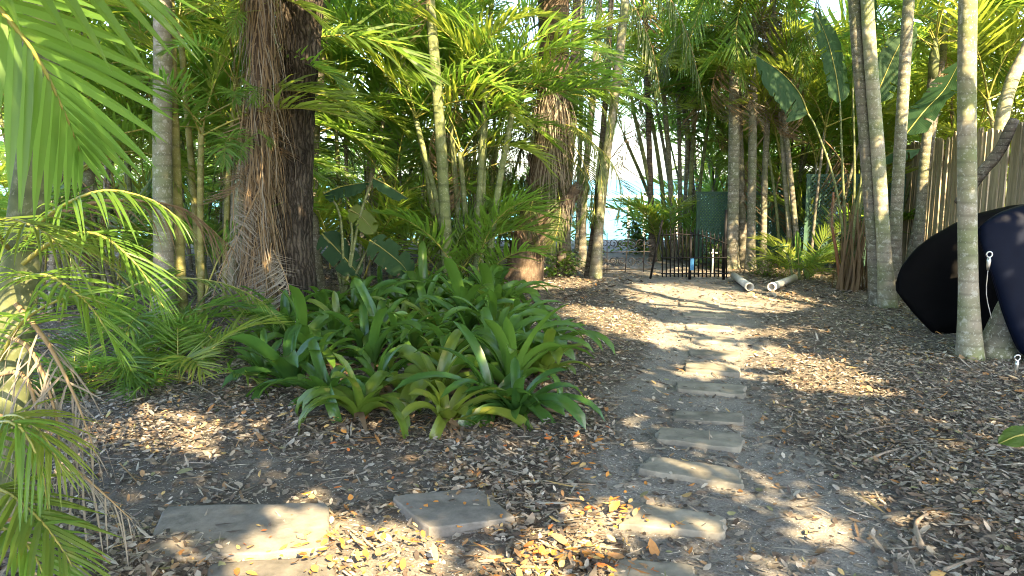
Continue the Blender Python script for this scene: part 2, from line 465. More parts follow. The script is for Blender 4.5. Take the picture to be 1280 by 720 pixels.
# ------------------------------------------------------------------ ground
def ss(a, b, x):
    t = max(0, min(1, (x - a) / (b - a))); return t * t * (3 - 2 * t)

PATHC = [(2.2, .98), (3.0, 1.0), (3.7, 1.02), (4.6, 1.12), (5.8, 1.5), (7.0, 1.85), (8.5, 2.2), (10.0, 2.5), (11.5, 2.6), (13, 2.5), (16, 2.2), (22, 2.4)]
def path_x(y):
    if y <= PATHC[0][0]: return PATHC[0][1]
    for (a, xa), (b, xb) in zip(PATHC, PATHC[1:]):
        if y <= b: return xa + (xb - xa) * (y - a) / (b - a)
    return PATHC[-1][1]

def bare(x, y):
    """1 where the soil is trodden bare, 0 where leaves lie"""
    n1 = noise.noise(Vector((x * 1.3, y * 1.3, 3.1))); n2 = noise.noise(Vector((x * 4.1, y * 4.1, 9.7)))
    w = .55 + .012 * y + .28 * (1 - ss(3.2, 4.6, y)) + .28 * n1 + .14 * n2
    p = 1 - ss(w * .55, w * 1.15, abs(x - path_x(y)))
    if y > 8.4: p = max(p, (1 - ss(.6, 1.5, abs(x - path_x(y) + .0))) * (.55 + .45 * ss(-.2, .3, n1)))
    dx = (x + 1.35) / 1.05; dy = (y - 3.55) / .62
    q = 1 - ss(.55, 1.15, math.sqrt(dx*dx + dy*dy) + .25 * n1 + .15 * n2)
    dx = (x + .62) / .62; dy = (y - 2.85) / .40
    r2 = 1 - ss(.6, 1.2, math.sqrt(dx*dx + dy*dy) + .2 * n1 + .15 * n2)
    return max(p, q * .8, r2 * .9)
def dark(x, y):  # mask of the left patch whose shade is put into the soil colour
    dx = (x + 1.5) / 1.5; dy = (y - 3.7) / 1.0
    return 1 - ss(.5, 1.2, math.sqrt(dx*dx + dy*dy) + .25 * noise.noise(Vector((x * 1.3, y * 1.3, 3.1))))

def gz(x, y):
    v = Vector((x, y, 0))
    z = .030 * noise.noise(v * .7) + .014 * noise.noise(v * 2.3) + .006 * noise.noise(v * 7)
    z -= .02 * bare(x, y)
    return z

def build_ground():
    def axis(fine, step, far):
        a, b = fine; l = list(np.arange(a, b + 1e-6, step))
        s = step; x = b
        while x < far: s *= 1.35; x += s; l.append(x)
        s = step; x = a
        while x > -far: s *= 1.35; x -= s; l.insert(0, x)
        return l
    xs = axis((-6, 6), .09, 900); ys = axis((1.5, 14), .09, 900)
    vs = []; cols = []; drk = []
    for y in ys:
        for x in xs:
            far = ss(19.5, 26, y)
            z = (gz(x, y) if (abs(x) < 9 and 0 < y < 18) else .03 * noise.noise(Vector((x, y, 0)) * .5)) * (1 - far) - 2.2 * far
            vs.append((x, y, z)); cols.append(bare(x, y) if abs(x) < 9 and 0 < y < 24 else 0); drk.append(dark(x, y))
    nx = len(xs)
    fs = [(j*nx+i, j*nx+i+1, (j+1)*nx+i+1, (j+1)*nx+i) for j in range(len(ys)-1) for i in range(nx-1)]
    me = bpy.data.meshes.new('ground'); me.from_pydata(vs, [], fs)
    me.polygons.foreach_set('use_smooth', [True] * len(fs))
    at = me.attributes.new('bare', 'FLOAT', 'POINT'); at.data.foreach_set('value', cols)
    at = me.attributes.new('shade_tint', 'FLOAT', 'POINT'); at.data.foreach_set('value', drk)
    m, nt, out = new_mat('soil'); L = nt.links.new
    tc = N(nt, 'ShaderNodeTexCoord'); ab = N(nt, 'ShaderNodeAttribute', attribute_name='bare')
    n1 = N(nt, 'ShaderNodeTexNoise', Scale=1.6, Detail=8.0, Roughness=.65); L(tc.outputs['Object'], n1.inputs['Vector'])
    n2 = N(nt, 'ShaderNodeTexNoise', Scale=75.0, Detail=4.0, Roughness=.7); L(tc.outputs['Object'], n2.inputs['Vector'])
    sand = ramp(nt, n1.outputs[0], [(.3, (.135,.132,.130)), (.7, (.32,.30,.275))])
    soil = ramp(nt, n1.outputs[0], [(.3, (.085,.075,.066)), (.7, (.19,.17,.148))])
    a2 = N(nt, 'ShaderNodeAttribute', attribute_name='shade_tint')
    sand = mixc(nt, a2.outputs['Fac'], sand, ramp(nt, n1.outputs[0], [(.3, (.075,.069,.065)), (.7, (.19,.176,.16))]))  # darker tones paint the shade on the left patch
    c = mixc(nt, ab.outputs['Fac'], soil, sand)
    gr = ramp(nt, n2.outputs[0], [(.3, (.45,.45,.45)), (.75, (1.3,1.28,1.22))])
    c = mixc(nt, 1.0, c, gr, 'MULTIPLY')
    vo = N(nt, 'ShaderNodeTexVoronoi', Scale=55.0); L(tc.outputs['Object'], vo.inputs['Vector'])
    pb = ramp(nt, vo.outputs['Distance'], [(.14, (1,1,1)), (.20, (0,0,0))])
    n4 = N(nt, 'ShaderNodeTexNoise', Scale=9.0); L(tc.outputs['Object'], n4.inputs['Vector'])
    pm = ramp(nt, n4.outputs[0], [(.42, (0,0,0)), (.52, (1,1,1))])
    pf = mixc(nt, 1.0, pb, pm, 'MULTIPLY')
    c = mixc(nt, pf, c, (.60,.58,.54))
    p = N(nt, 'ShaderNodeBsdfPrincipled', Roughness=.95); p.inputs['Specular IOR Level'].default_value = .15
    L(c, p.inputs['Base Color'])
    ad = N(nt, 'ShaderNodeMath', operation='ADD'); L(n2.outputs[0], ad.inputs[0]); L(pf, ad.inputs[1])
    bp = N(nt, 'ShaderNodeBump', Strength=.6, Distance=.012); L(ad.outputs[0], bp.inputs['Height']); L(bp.outputs[0], p.inputs['Normal'])
    L(p.outputs[0], out.inputs[0])
    me.materials.append(m)
    struct(link('ground', me))
build_ground()

def build_sea():
    mb = MB(); mb.add([Vector(v) for v in ((-4000, 21, -.35), (4000, 21, -.35), (4000, 6000, -.35), (-4000, 6000, -.35))], [(0,1,2,3)])
    m, nt, out = new_mat('sea_water'); L = nt.links.new
    tc = N(nt, 'ShaderNodeTexCoord')
    mp = N(nt, 'ShaderNodeMapping'); mp.inputs['Scale'].default_value = (.4, 1, 1); L(tc.outputs['Object'], mp.inputs[0])
    nz = N(nt, 'ShaderNodeTexNoise', Scale=.9, Detail=5.0); L(mp.outputs[0], nz.inputs['Vector'])
    n2 = N(nt, 'ShaderNodeTexNoise', Scale=.05, Detail=3.0); L(mp.outputs[0], n2.inputs['Vector'])
    c = ramp(nt, n2.outputs[0], [(.35, (.012,.15,.18)), (.65, (.03,.20,.23))])
    p = N(nt, 'ShaderNodeBsdfPrincipled', Roughness=.35); p.inputs['Specular IOR Level'].default_value = .25
    L(c, p.inputs['Base Color'])
    bp = N(nt, 'ShaderNodeBump', Strength=.4, Distance=.1); L(nz.outputs[0], bp.inputs['Height']); L(bp.outputs[0], p.inputs['Normal'])
    L(p.outputs[0], out.inputs[0])
    struct(mb.build('sea', m))
build_sea()

# leaf litter: nobody could count it
LEAFCOLS = [((.29,.255,.21), 6), ((.21,.175,.135), 6), ((.13,.10,.078), 5), ((.38,.345,.29), 3), ((.26,.17,.095), 1.2), ((.075,.06,.05), 3), ((.34,.17,.06), .45), ((.42,.30,.13), .4), ((.22,.22,.11), .3)]
def leaf_cloud(name, pts, rg, size, tilt=.24, mat=None, wr=(.26, .56), curl=.16, cols=None):
    cols = cols or LEAFCOLS
    """pts: list of (x, y, z). One mesh of small curled oval leaves"""
    n = len(pts)
    base = np.array([(-.5, 0, 0), (-.2, .5, .5), (.22, .42, .45), (.5, 0, .1), (.22, -.42, .45), (-.2, -.5, .5), (0, 0, 0)])
    A = np.array(pts)
    r = np.random.RandomState(rg)
    L_ = (size[0] + (size[1] - size[0]) * r.uniform(0, 1, n) ** 1.25) * np.where(r.uniform(0, 1, n) < .02, 1.7, 1); W = L_ * r.uniform(wr[0], wr[1], n); C = L_ * r.uniform(-.05, curl, n)
    lv = base[None] * np.stack([L_, W, C], 1)[:, None, :]
    lv[:, :, 2] += (base[None, :, 0] ** 2) * (r.uniform(-.5, .9, n) * L_ * min(1, curl * 4))[:, None]
    th = r.uniform(0, 6.283, n); a = r.normal(0, tilt, n); b = r.normal(0, tilt, n)
    ca, sa, cb, sb, ct, st = np.cos(a), np.sin(a), np.cos(b), np.sin(b), np.cos(th), np.sin(th)
    x, y, z = lv[..., 0], lv[..., 1], lv[..., 2]
    y, z = y * ca[:, None] - z * sa[:, None], y * sa[:, None] + z * ca[:, None]
    x, z = x * cb[:, None] + z * sb[:, None], -x * sb[:, None] + z * cb[:, None]
    x, y = x * ct[:, None] - y * st[:, None], x * st[:, None] + y * ct[:, None]
    V = np.stack([x, y, z], 2); V -= np.minimum(0, V[..., 2].min(1))[:, None, None] * np.array([0, 0, .75])
    V += A[:, None, :]
    tri = np.array([(0,6,1),(1,6,2),(2,6,3),(3,6,4),(4,6,5),(5,6,0)])
    Fc = (np.arange(n)[:, None, None] * 7 + tri[None]).reshape(-1, 3)
    w = np.array([c[1] for c in cols]); w = w / w.sum()
    ci = r.choice(len(cols), n, p=w)
    colr = np.array([c[0] for c in cols])[ci] * r.uniform(.7, 1.3, n)[:, None]
    colr = np.concatenate([colr, np.ones((n, 1))], 1)
    me = bpy.data.meshes.new(name)
    me.vertices.add(n * 7); me.vertices.foreach_set('co', V.reshape(-1).astype(np.float32))
    me.loops.add(len(Fc) * 3); me.loops.foreach_set('vertex_index', Fc.reshape(-1).astype(np.int32))
    me.polygons.add(len(Fc)); me.polygons.foreach_set('loop_start', (np.arange(len(Fc)) * 3).astype(np.int32))
    me.update(calc_edges=True)
    at = me.attributes.new('leafcol', 'FLOAT_COLOR', 'POINT')
    at.data.foreach_set('color', np.repeat(colr, 7, 0).reshape(-1).astype(np.float32))
    me.materials.append(mat)
    return link(name, me)

M['litter'] = attr_mat('fallen_leaf')
ORANGE = [((.50,.22,.05), 4), ((.42,.13,.035), 2), ((.52,.36,.14), 3), ((.36,.20,.09), 2)]
def build_litter():
    rg = random.Random(5)
    pts = []
    tries = 0
    while len(pts) < 150000 and tries < 900000:
        tries += 1
        y = 2.2 + 12.5 * rg.random() ** 1.55
        hw = .72 * y + .6
        x = rg.uniform(-hw, hw)
        b = bare(x, y)
        cl = noise.noise(Vector((x * .9, y * .9, 20.))) * .5 + noise.noise(Vector((x * 3, y * 3, 40.))) * .35
        dens = (1 - .86 * b) * (.72 + cl * .8)
        if rg.random() > dens: continue
        pts.append((x, y, gz(x, y) + .002 + rg.random() ** 3 * .028 * (1 - b)))
    o = leaf_cloud('leaf_litter', pts, 3, (.014, .058), mat=M['litter'])
    struct(o, 'stuff')
build_litter()
def build_strips():
    rg = random.Random(25); pts = []
    while len(pts) < 5200:
        y = 2.2 + 10 * rg.random() ** 1.4; x = rg.uniform(-.75 * y, .75 * y)
        if rg.random() < bare(x, y) * .82 or noise.noise(Vector((x*1.2, y*1.2, 33))) < -.15: continue
        pts.append((x, y, gz(x, y) + .008 + rg.random() * .012))
    struct(leaf_cloud('dry_leaf_strips', pts, 19, (.06, .20), tilt=.12, mat=M['litter'], wr=(.035, .10), curl=.06), 'stuff')
build_strips()
def build_orange():
    rg = random.Random(35); pts = []
    for cx, cy, rx, ry, n in ((-.6, 2.85, .55, .38, 170), (.22, 2.75, .3, .25, 110), (.42, 3.2, .25, .2, 70), (-1.0, 4.4, .9, .5, 60), (.35, 4.0, .3, .3, 50)):
        for i in range(n):
            x = cx + rg.gauss(0, .5) * rx; y = cy + rg.gauss(0, .5) * ry; pts.append((x, y, gz(x, y) + .036))
    struct(leaf_cloud('orange_fallen_leaves', pts, 39, (.02, .06), mat=M['litter'], cols=ORANGE), 'stuff')
build_orange()
def build_far_litter():
    rg = random.Random(15); pts = []
    while len(pts) < 9000:
        y = rg.uniform(9, 20); x = rg.uniform(-.75 * y, .75 * y)
        if rg.random() < bare(x, y) * .8: continue
        pts.append((x, y, gz(x, y) + .006))
    struct(leaf_cloud('fallen_leaf_cover', pts, 9, (.06, .13), mat=M['litter']), 'stuff')
build_far_litter()

# ------------------------------------------------------------------ stones
def slab(name, label, corners, h, mat, cat, group, seed, sub=9, rough=.012):
    """corners: four ground points (front left, front right, back right, back left); a low slab with an irregular rim"""
    rg = random.Random(seed)
    c = sum(corners, Vector()) / 4
    loc = Vector((c.x, c.y, gz(c.x, c.y)))
    rim = []
    for i in range(4):
        a, b = corners[i], corners[(i + 1) % 4]
        for k in range(sub):
            t = k / sub
            p = a.lerp(b, t) - c
            if t == 0: p *= .965
            p = p * (1 + rg.gauss(0, rough)); rim.append(Vector((p.x, p.y, 0)))
    n = len(rim)
    mb = MB()
    lv = []
    for sc, z in ((1.02, -.05), (1.0, h * .75), (.985, h * .97), (.95, h), (.6, h), (.25, h)):
        for p in rim:
            q = p * sc
            lv.append(Vector((q.x, q.y, z + (noise.noise(Vector((q.x * 9 + seed, q.y * 9, 0))) * .006 + noise.noise(Vector((q.x * 30 + seed, q.y * 30, 0))) * .003 if z > h * .5 else 0))))
    fs = []
    for r_ in range(5):
        for k in range(n):
            fs.append((r_*n+k, r_*n+(k+1) % n, (r_+1)*n+(k+1) % n, (r_+1)*n+k))
    lv.append(Vector((0, 0, h * 1.03))); ce = len(lv) - 1
    for k in range(n): fs.append((5*n+k, 5*n+(k+1) % n, ce))
    mb.add(lv, fs[:2*n], 0, False); fl = fs[2*n:]; mb.f.extend(fl); mb.m.extend([0]*len(fl)); mb.s.extend([True]*len(fl))
    o = mb.build(name, mat); o.location = loc
    return tag(o, label, cat, group)

def px_slab(name, label, q, h, mat, cat, group, seed, **k):
    return slab(name, label, [G(*p) for p in q], h, mat, cat, group, seed, **k)

GS = 'stepping stones along the sandy path'
ST = [
 ('yellowish sandstone block at the bottom edge, nearest of the stepping stones', [(752,730),(880,730),(862,705),(772,698)]),
 ('thick yellow sandstone step with chipped top, second from the bottom edge', [(776,656),(908,670),(905,646),(786,628)]),
 ('wide grey flagstone with tapering left end, third stone up the path', [(797,590),(928,611),(926,590),(812,573)]),
 ('tan oblong step stone with a pebble on top, fourth up the path', [(820,551),(927,564),(928,546),(824,535)]),
 ('thin brownish step stone half sunk in leaves, fifth up the path', [(840,524),(930,529),(929,517),(846,513)]),
 ('blue-grey clean-edged step stone, sixth up the path', [(847,489),(930,496),(932,484),(845,478)]),
 ('pale sunlit slab with a twig lying on it, seventh up the path', [(850,463),(930,469),(930,458),(852,450)]),
 ('dull grey step just beyond the pale slab with the twig', [(858,443),(928,447),(930,438),(856,435)]),
 ('narrow grey step in the shade band, ninth up the path', [(862,425),(925,429),(922,421),(858,419)]),
 ('dusty half-buried step between two sunny patches, tenth up the path', [(856,411),(920,414),(916,407),(852,405)]),
 ('faint sandy step near the sunlit clearing, eleventh up the path', [(850,395),(912,398),(908,392),(848,390)]),
 ('farthest step stone, barely showing in front of the iron gate', [(845,380),(905,382),(902,377),(846,376)]),
]
for i, (lb, q) in enumerate(ST):
    px_slab('stepping_stone', lb, [Vector(p).lerp(Vector((sum(c[0] for c in q) / 4, sum(c[1] for c in q) / 4)), 0 if i < 6 else .14)[:] for p in q], .026 if i < 7 else .018, M['stone'], 'stepping stone', GS, i + 1, rough=.03)
sp_pts = []; rg_ = random.Random(44)
for lb, q in ST:
    c4 = [G(*p) for p in q]
    for k in range(46):
        u, v = rg_.random(), rg_.random() ** .7
        if k >= 9: u, v = rg_.choice(((u, -.12), (u, -.25), (-.06, v), (1.06, v), (u, 1.1)))
        p = c4[0].lerp(c4[1], u).lerp(c4[3].lerp(c4[2], u), v); p = p + (p - sum(c4, Vector()) / 4) * rg_.uniform(0, .35)
        sp_pts.append((p.x, p.y, gz(p.x, p.y) + (.031 if k < 9 else .012)))
struct(leaf_cloud('leaves_blown_on_stones', sp_pts, 29, (.015, .05), mat=M['litter']), 'stuff')
GP = 'square concrete pavers near the bottom of the path'
px_slab('concrete_paver', 'weathered square grey paver alone in the leaves, corner toward the viewer', [(535,669),(646,655),(597,617),(489,627)], .03, M['paver'], 'paver', GP, 31, rough=.004)
px_slab('concrete_paver', 'large brown-grey paver flush with the shaded soil, half in sunlight', [(176,706),(411,691),(411,633),(206,637)], .026, M['paver'], 'paver', GP, 32, rough=.003)
px_slab('concrete_paver', 'sun-bleached paver at the bottom edge below the brown-grey paver', [(250,765),(430,752),(412,697),(262,707)], .024, M['paver'], 'paver', GP, 33, rough=.003)

# ------------------------------------------------------------------ bromeliads
def brom_mesh(seed, n, Lm, Wm, mat, spread=1.0):
    rg = random.Random(seed); mb = MB()
    for i in range(n):
        f = i / n
        az = i * 2.39996 + rg.uniform(-.5, .5)
        e0 = R(86 - 22 * (1 - f) * 1.2 * spread + rg.uniform(-6, 6)); bend = R((55 + 90 * (1 - f)) * rg.uniform(.6, 1.4)) * spread
        L_ = Lm * rg.uniform(.65, 1.3) * (1 - .25 * f); w = Wm * rg.uniform(.85, 1.15)
        D = Vector((math.cos(az), math.sin(az), 0)); S = Vector((-D.y, D.x, 0))
        p = D * .025 + Vector((0, 0, .02)); K = 9; vs = []
        tw = rg.uniform(-.7, .7)
        for k in range(K + 1):
            t = k / K; a = e0 - bend * t ** 1.5
            T = D * math.cos(a) + UP * math.sin(a); Nn = S.cross(T) * -1
            if k: p = p + T * (L_ / K)
            ww = w * min(1, .7 + t * 1.4) * (1 if t < .72 else max(.04, math.sqrt(max(0, 1 - ((t - .72) / .28) ** 2))))
            sv = (S * math.cos(tw * t) + Nn * math.sin(tw * t))
            ch = ww * (.38 - .25 * t)
            vs += [p - sv * ww * .5 + Nn * ch, p - sv * ww * .22 + Nn * ch * .25, p, p + sv * ww * .22 + Nn * ch * .25, p + sv * ww * .5 + Nn * ch]
        fs = [(k*5+q, k*5+q+1, (k+1)*5+q+1, (k+1)*5+q) for k in range(K) for q in range(4)]
        mb.add(vs, fs, 0, True)
    return mb.mesh('leaf_rosette', [mat])
def skirt_mesh(seed):
    rg = random.Random(seed); mb = MB()
    for i in range(12):
        az = rg.uniform(0, 6.28); D = Vector((math.cos(az), math.sin(az), 0)); S = Vector((-D.y, D.x, 0)); L_ = rg.uniform(.15, .4); w = rg.uniform(.01, .028)
        vs = []; K = 5
        for k in range(K + 1):
            t = k / K; p = D * (.03 + L_ * t) + UP * (.03 * (1 - t) ** 1.5 + .012 + .02 * math.sin(t * 5 + i))
            vs += [p - S * w * (1 - t * .8), p + S * w * (1 - t * .8) + UP * .01]
        mb.add(vs, [(k*2, k*2+1, k*2+3, k*2+2) for k in range(K)], 0)
    return mb.mesh('dead_leaf_skirt', [M['dry']])
BR = [brom_mesh(50 + i, rn, L_, w, M['brom'], s_) for i, (rn, L_, w, s_) in enumerate([(17, .64, .082, 1), (19, .60, .076, 1.1), (15, .70, .088, .85), (20, .58, .074, 1), (17, .66, .080, .95)])]
BRY = [brom_mesh(70, 16, .62, .090, M['brom_y'], 1.15), brom_mesh(71, 15, .58, .085, M['brom_y'], 1.1)]
SK = [skirt_mesh(80), skirt_mesh(81)]
GB = 'bromeliads packed into the planting bed'
def brom(p, label, me, sc=1.0):
    t = thing('bromeliad', label, 'bromeliad', (p.x, p.y, gz(p.x, p.y)), GB)
    o = link('leaf_rosette', me, t); o.matrix_local = Matrix.Translation((0, 0, -.05)) @ Matrix.Rotation(rnd(0, 6.28), 4, 'Z') @ Matrix.Rotation(R(rnd(-20, 20)), 4, 'X') @ Matrix.Rotation(R(rnd(-20, 20)), 4, 'Y') @ Matrix.Scale(sc, 4)
    k = link('dead_leaf_skirt', random.choice(SK), t); k.rotation_euler = (0, 0, rnd(0, 6.28))
random.seed(21)
named = [
 ((448,520), 'bright green speckled bromeliad at the very front of the bed, leaves splayed to the soil', BRY[0], 1.0),
 ((552,528), 'speckled yellow-green bromeliad drooping over the leaves at the front, beside the brightest one', BRY[1], .9),
 ((372,484), 'upright dark bromeliad at the left end of the bed with one tall broad leaf', BR[2], 1.0),
 ((676,474), 'yellow-green bromeliad with pointed leaves at the path end of the bed', BRY[1], .95),
 ((648,520), 'bromeliad with withered straw leaves beneath, at the front corner toward the path', BR[1], .95),
 ((330,470), 'small low bromeliad beside the fibrous palm, outermost on the left of the bed', BR[3], .75),
 ((610,512), 'large bromeliad with one broad hanging pale leaf, front middle of the bed', BR[0], 1.05),
 ((690,436), 'bromeliad with thin reaching leaves at the back corner nearest the path', BR[4], .9),
]
bp_ = []
for q, lb, me, sc in named:
    p = G(*q); bp_.append(p); brom(p, lb, me, sc)
poly = [G(355,480), G(440,515), G(560,528), G(650,510), G(690,470), G(688,425), G(640,385), G(600,368), G(480,375), G(400,400), G(345,435)]
def inside(x, y):
    c = False; n = len(poly)
    for i in range(n):
        a, b = poly[i], poly[(i + 1) % n]
        if (a.y > y) != (b.y > y) and x < (b.x - a.x) * (y - a.y) / (b.y - a.y) + a.x: c = not c
    return c
tries = 0
while tries < 4000:
    tries += 1
    p = Vector((rnd(-2.6, 1.6), rnd(4.2, 9.6), 0))
    if not inside(p.x, p.y): continue
    if min((p - q).length for q in bp_) < .36: continue
    bp_.append(p)
    if p.y < 5.4: lb = 'glossy green bromeliad wedged among the front rows of the dense bed'
    elif p.x > -.2: lb = 'strap-leaved bromeliad among the crowded rosettes on the path side of the bed'
    elif p.y > 7.2: lb = 'shaded bromeliad in the back rows of the bed below the areca canes'
    else: lb = 'dark strap-leaved bromeliad crowded in the middle of the bed'
    brom(p, lb, random.choice(BR if random.random() < .8 else BRY), rnd(.8, 1.1) * (1.0 + .12 * ss(5.2, 7.0, p.y) * (1 - ss(.3, 1.2, abs(p.x + .55)))))

# ------------------------------------------------------------------ palms, left side
random.seed(33)
# near left palm with its own hand-laid fronds
b = P(12, 650, 3.2); b.z = 0
t = thing('areca_palm', 'nearest palm at the left edge with thick green trunk and fronds hanging into view', 'palm', b, 'clumping areca palms')
trunk(t, [Vector((0,0,-.05)), P(14,480,3.2)-b, P(30,300,3.2)-b, P(48,150,3.2)-b, P(52,-60,3.25)-b, P(40,-260,3.3)-b], .085, .06, M['near_trunk'], n=18, ringlen=.2)
def hero(pts, name='frond', mats=None, par=t, base=b, **k):
    mb = MB(); frond(mb, [p - base for p in pts], hi=True, **k)
    return mb.build(name, mats or [M['near'], M['stem_y']], par)
hero([P(-150,-120,1.75), P(-40,-30,1.8), P(40,62,1.85), P(80,140,1.92), P(100,190,2.0)], n=15, leaf_len=.34, leaf_w=.029, vee=-6, droop=.14, a0=58, a1=12, petiole=.12, jit=.35, gaps=0, upv=Vector((.35,-.75,.55)))
hero([P(-200,-190,1.6), P(-60,-140,1.6), P(60,-80,1.65), P(150,-35,1.72), P(190,0,1.8)], n=12, leaf_len=.34, leaf_w=.027, vee=-5, droop=.14, a0=50, a1=12, petiole=.1, jit=.35, gaps=0, upv=Vector((.3,-.6,.7)))
hero([P(30,300,3.15), P(70,262,3.0), P(130,238,2.95), P(190,250,2.95), P(225,275,2.95)], n=28, leaf_len=.28, leaf_w=.012, vee=-15, droop=.4, petiole=.1)
hero([P(28,330,3.15), P(70,300,3.0), P(120,292,2.9), P(170,330,2.85), P(205,385,2.85)], n=28, leaf_len=.28, leaf_w=.012, vee=10, droop=.35, petiole=.1)
hero([P(20,350,3.1), P(60,345,2.9), P(110,380,2.8), P(150,440,2.8)], n=24, leaf_len=.26, leaf_w=.012, vee=15, droop=.3, petiole=.1)
hero([P(10,310,3.1), P(-10,280,2.7), P(20,275,2.5), P(70,300,2.4), P(100,340,2.4)], n=24, leaf_len=.26, leaf_w=.012, vee=10, droop=.35, petiole=.2, mats=[M['areca_y'], M['stem_y']])
hero([P(0,450,3.1), P(30,400,2.9), P(90,370,2.8), P(130,380,2.75)], n=18, leaf_len=.26, leaf_w=.018, vee=10, droop=.3, petiole=.1)
# low sucker fronds at the bottom left
hero([P(-60,640,2.7), P(-10,610,2.55), P(40,640,2.45), P(80,690,2.4), P(105,740,2.4)], n=24, leaf_len=.28, leaf_w=.020, vee=0, droop=.18, a0=70, petiole=.1, mats=[M['areca_y'], M['stem_y']])
hero([P(-40,560,2.8), P(10,520,2.7), P(50,540,2.6), P(80,590,2.55)], n=22, leaf_len=.26, leaf_w=.016, vee=0, droop=.4, petiole=.1, mats=[M['areca_y'], M['stem_y']])
hero([P(-60,600,2.7), P(-20,540,2.6), P(20,530,2.5), P(50,580,2.5), P(60,640,2.5)], n=20, leaf_len=.26, leaf_w=.016, vee=-15, droop=.6, petiole=.1)
hero([P(-40,690,2.5), P(0,660,2.4), P(40,690,2.35), P(70,760,2.3)], n=20, leaf_len=.24, leaf_w=.018, vee=10, droop=.3, petiole=.1)
for q in ([(10,420),(40,440),(70,520),(75,600)], [(-10,470),(30,470),(50,540),(40,620)], [(0,520),(60,560),(110,600),(165,650)], [(20,380),(60,430),(95,500),(120,570)]):
    hero([P(x, y, 3.0 - .1 * i) for i, (x, y) in enumerate(q)], name='dead_frond', mats=[M['grey_dry'], M['stem_d']], n=16, leaf_len=.22, leaf_w=.008, vee=-30, droop=.9, petiole=.1, jit=2, gaps=.25)

hero([P(60,270,3.2), P(140,250,3.6), P(230,262,4.0), P(290,310,4.3)], name='dead_frond', mats=[M['dry'], M['stem_d']], n=22, leaf_len=.26, leaf_w=.008, vee=-20, droop=.7, petiole=.1, a0=35, a1=10, jit=1.6)
palm('palm_tree', 'straight pale ringed palm trunk between the left edge and the fibrous trunk', [(205,404),(203,200),(203,0)], 24, M['palm_pale'], H=5.4, s=1.4)
# yellow canes beside it
b = G(238, 400)
areca('yellow-caned areca clump beside the pale ringed trunk with a bright fresh spear', b,
      [(-.08, 0, 4.6, .12, 0, .055), (.10, .05, 2.05, .12, 0, .042), (.03, .25, 3.2, -.1, .1, .04), (.25, .3, 2.6, .2, .2, .035)],
      keys=('areca_y', 'areca'), mat='cane_y', nf=6, low=3, seed=3, s=.95)
palm('palm_tree', 'green leaning palm trunk pressed against the fibrous trunk', [(286,418),(298,260),(314,120),(326,20)], 13, M['palm_pale'], H=4.6, s=1.2, crown_n=7, d=8.3)

def strands(mb, n, base_fn, l=(.2, .6), w=.006, mat=0, out=.25, rg=None):
    for i in range(n):
        p, nrm = base_fn(rg); L_ = rg.uniform(*l); d = (nrm * out + Vector((rg.gauss(0, .12), rg.gauss(0, .12), 0)))
        S = nrm.cross(UP).normalized(); K = 4; vs = []
        for k in range(K + 1):
            t = k / K
            q = p + d * (L_ * (1 - (1 - t) ** 2)) * .7 - UP * L_ * t ** 1.3 + S * (.02 * math.sin(t * 4 + i))
            if q.z < .02: q.z = .02
            ww = w * (1 - .7 * t); vs += [q - S * ww, q + S * ww]
        mb.add(vs, [(k*2, k*2+1, k*2+3, k*2+2) for k in range(K)], mat)

def fibre_palm(label, pix, wpx, H, n_str, spread, crown_n=8, keys=('date',), s=1.2, zr=(.05, 2.6)):
    b = G(*pix[0]); D = b.y; r = wpx * D / F / 2
    pts = [Vector((0,0,-.05))] + [P(x, y, D) - b for x, y in pix[1:]]
    if pts[-1].z < H: pts.append(Vector((pts[-1].x, pts[-1].y, H)))
    t = thing('palm_tree', label, 'palm tree', b)
    trunk(t, pts, r, r * .9, M['fibre'], n=20, flare=1.35, disp=lambda q, th: .03 * noise.noise(Vector((math.cos(th)*3, math.sin(th)*3, q.z*1.5))) + .012 * noise.noise(q*14))
    c = catmull(pts, .1); rg = random.Random(int(wpx*7))
    def bf(rg):
        z = zr[0] + (zr[1] - zr[0]) * rg.random() ** 1.1
        p = min(c, key=lambda q: abs(q.z - z)); th = rg.uniform(0, 6.28); nr = Vector((math.cos(th), math.sin(th), 0))
        return Vector((p.x, p.y, z)) + nr * r * (1 + spread * max(0, 1 - z / 1.0) * rg.random()), nr
    mb = MB(); strands(mb, n_str, bf, (.25, .8), .007, 0, .22, rg); mb.build('fibre_skirt', M['dry'], t)
    mb = MB(); strands(mb, n_str // 2, bf, (.2, .7), .005, 0, .3, rg); mb.build('dead_leaf_skirt', M['grey_dry'], t)
    if crown_n: crown(t, pts[-1], keys, crown_n, s, (0, 70))
    return t, pts
ft, fp = fibre_palm('palm trunk wrapped in hanging brown fibre in front of the furrowed bark tree', [(318,402),(322,260),(327,120),(326,0)], 30, 5.0, 950, .55, zr=(.05, 4.2))
for i in range(7): put('grey', ft, Vector((rnd(-.1,.3), -.15, rnd(.7, 1.5))), R(rnd(200, 350)), R(rnd(-80, -45)), R(rnd(-60, 60)), rnd(.5, .8), 'dead_frond')
for i in range(7): put(random.choice(('areca', 'low', 'areca')), ft, Vector((rnd(-.05,.25), -.2, rnd(1.5, 3.2))), R(rnd(200, 340)), R(rnd(-20, 45)), R(rnd(-40, 40)), rnd(.4, .65))
for i in range(5): put('dry', ft, Vector((rnd(-.1,.2), -.15, rnd(1.2, 2.4))), R(rnd(180, 340)), R(rnd(-85, -60)), R(rnd(-60, 60)), rnd(.4, .6), 'dead_frond')

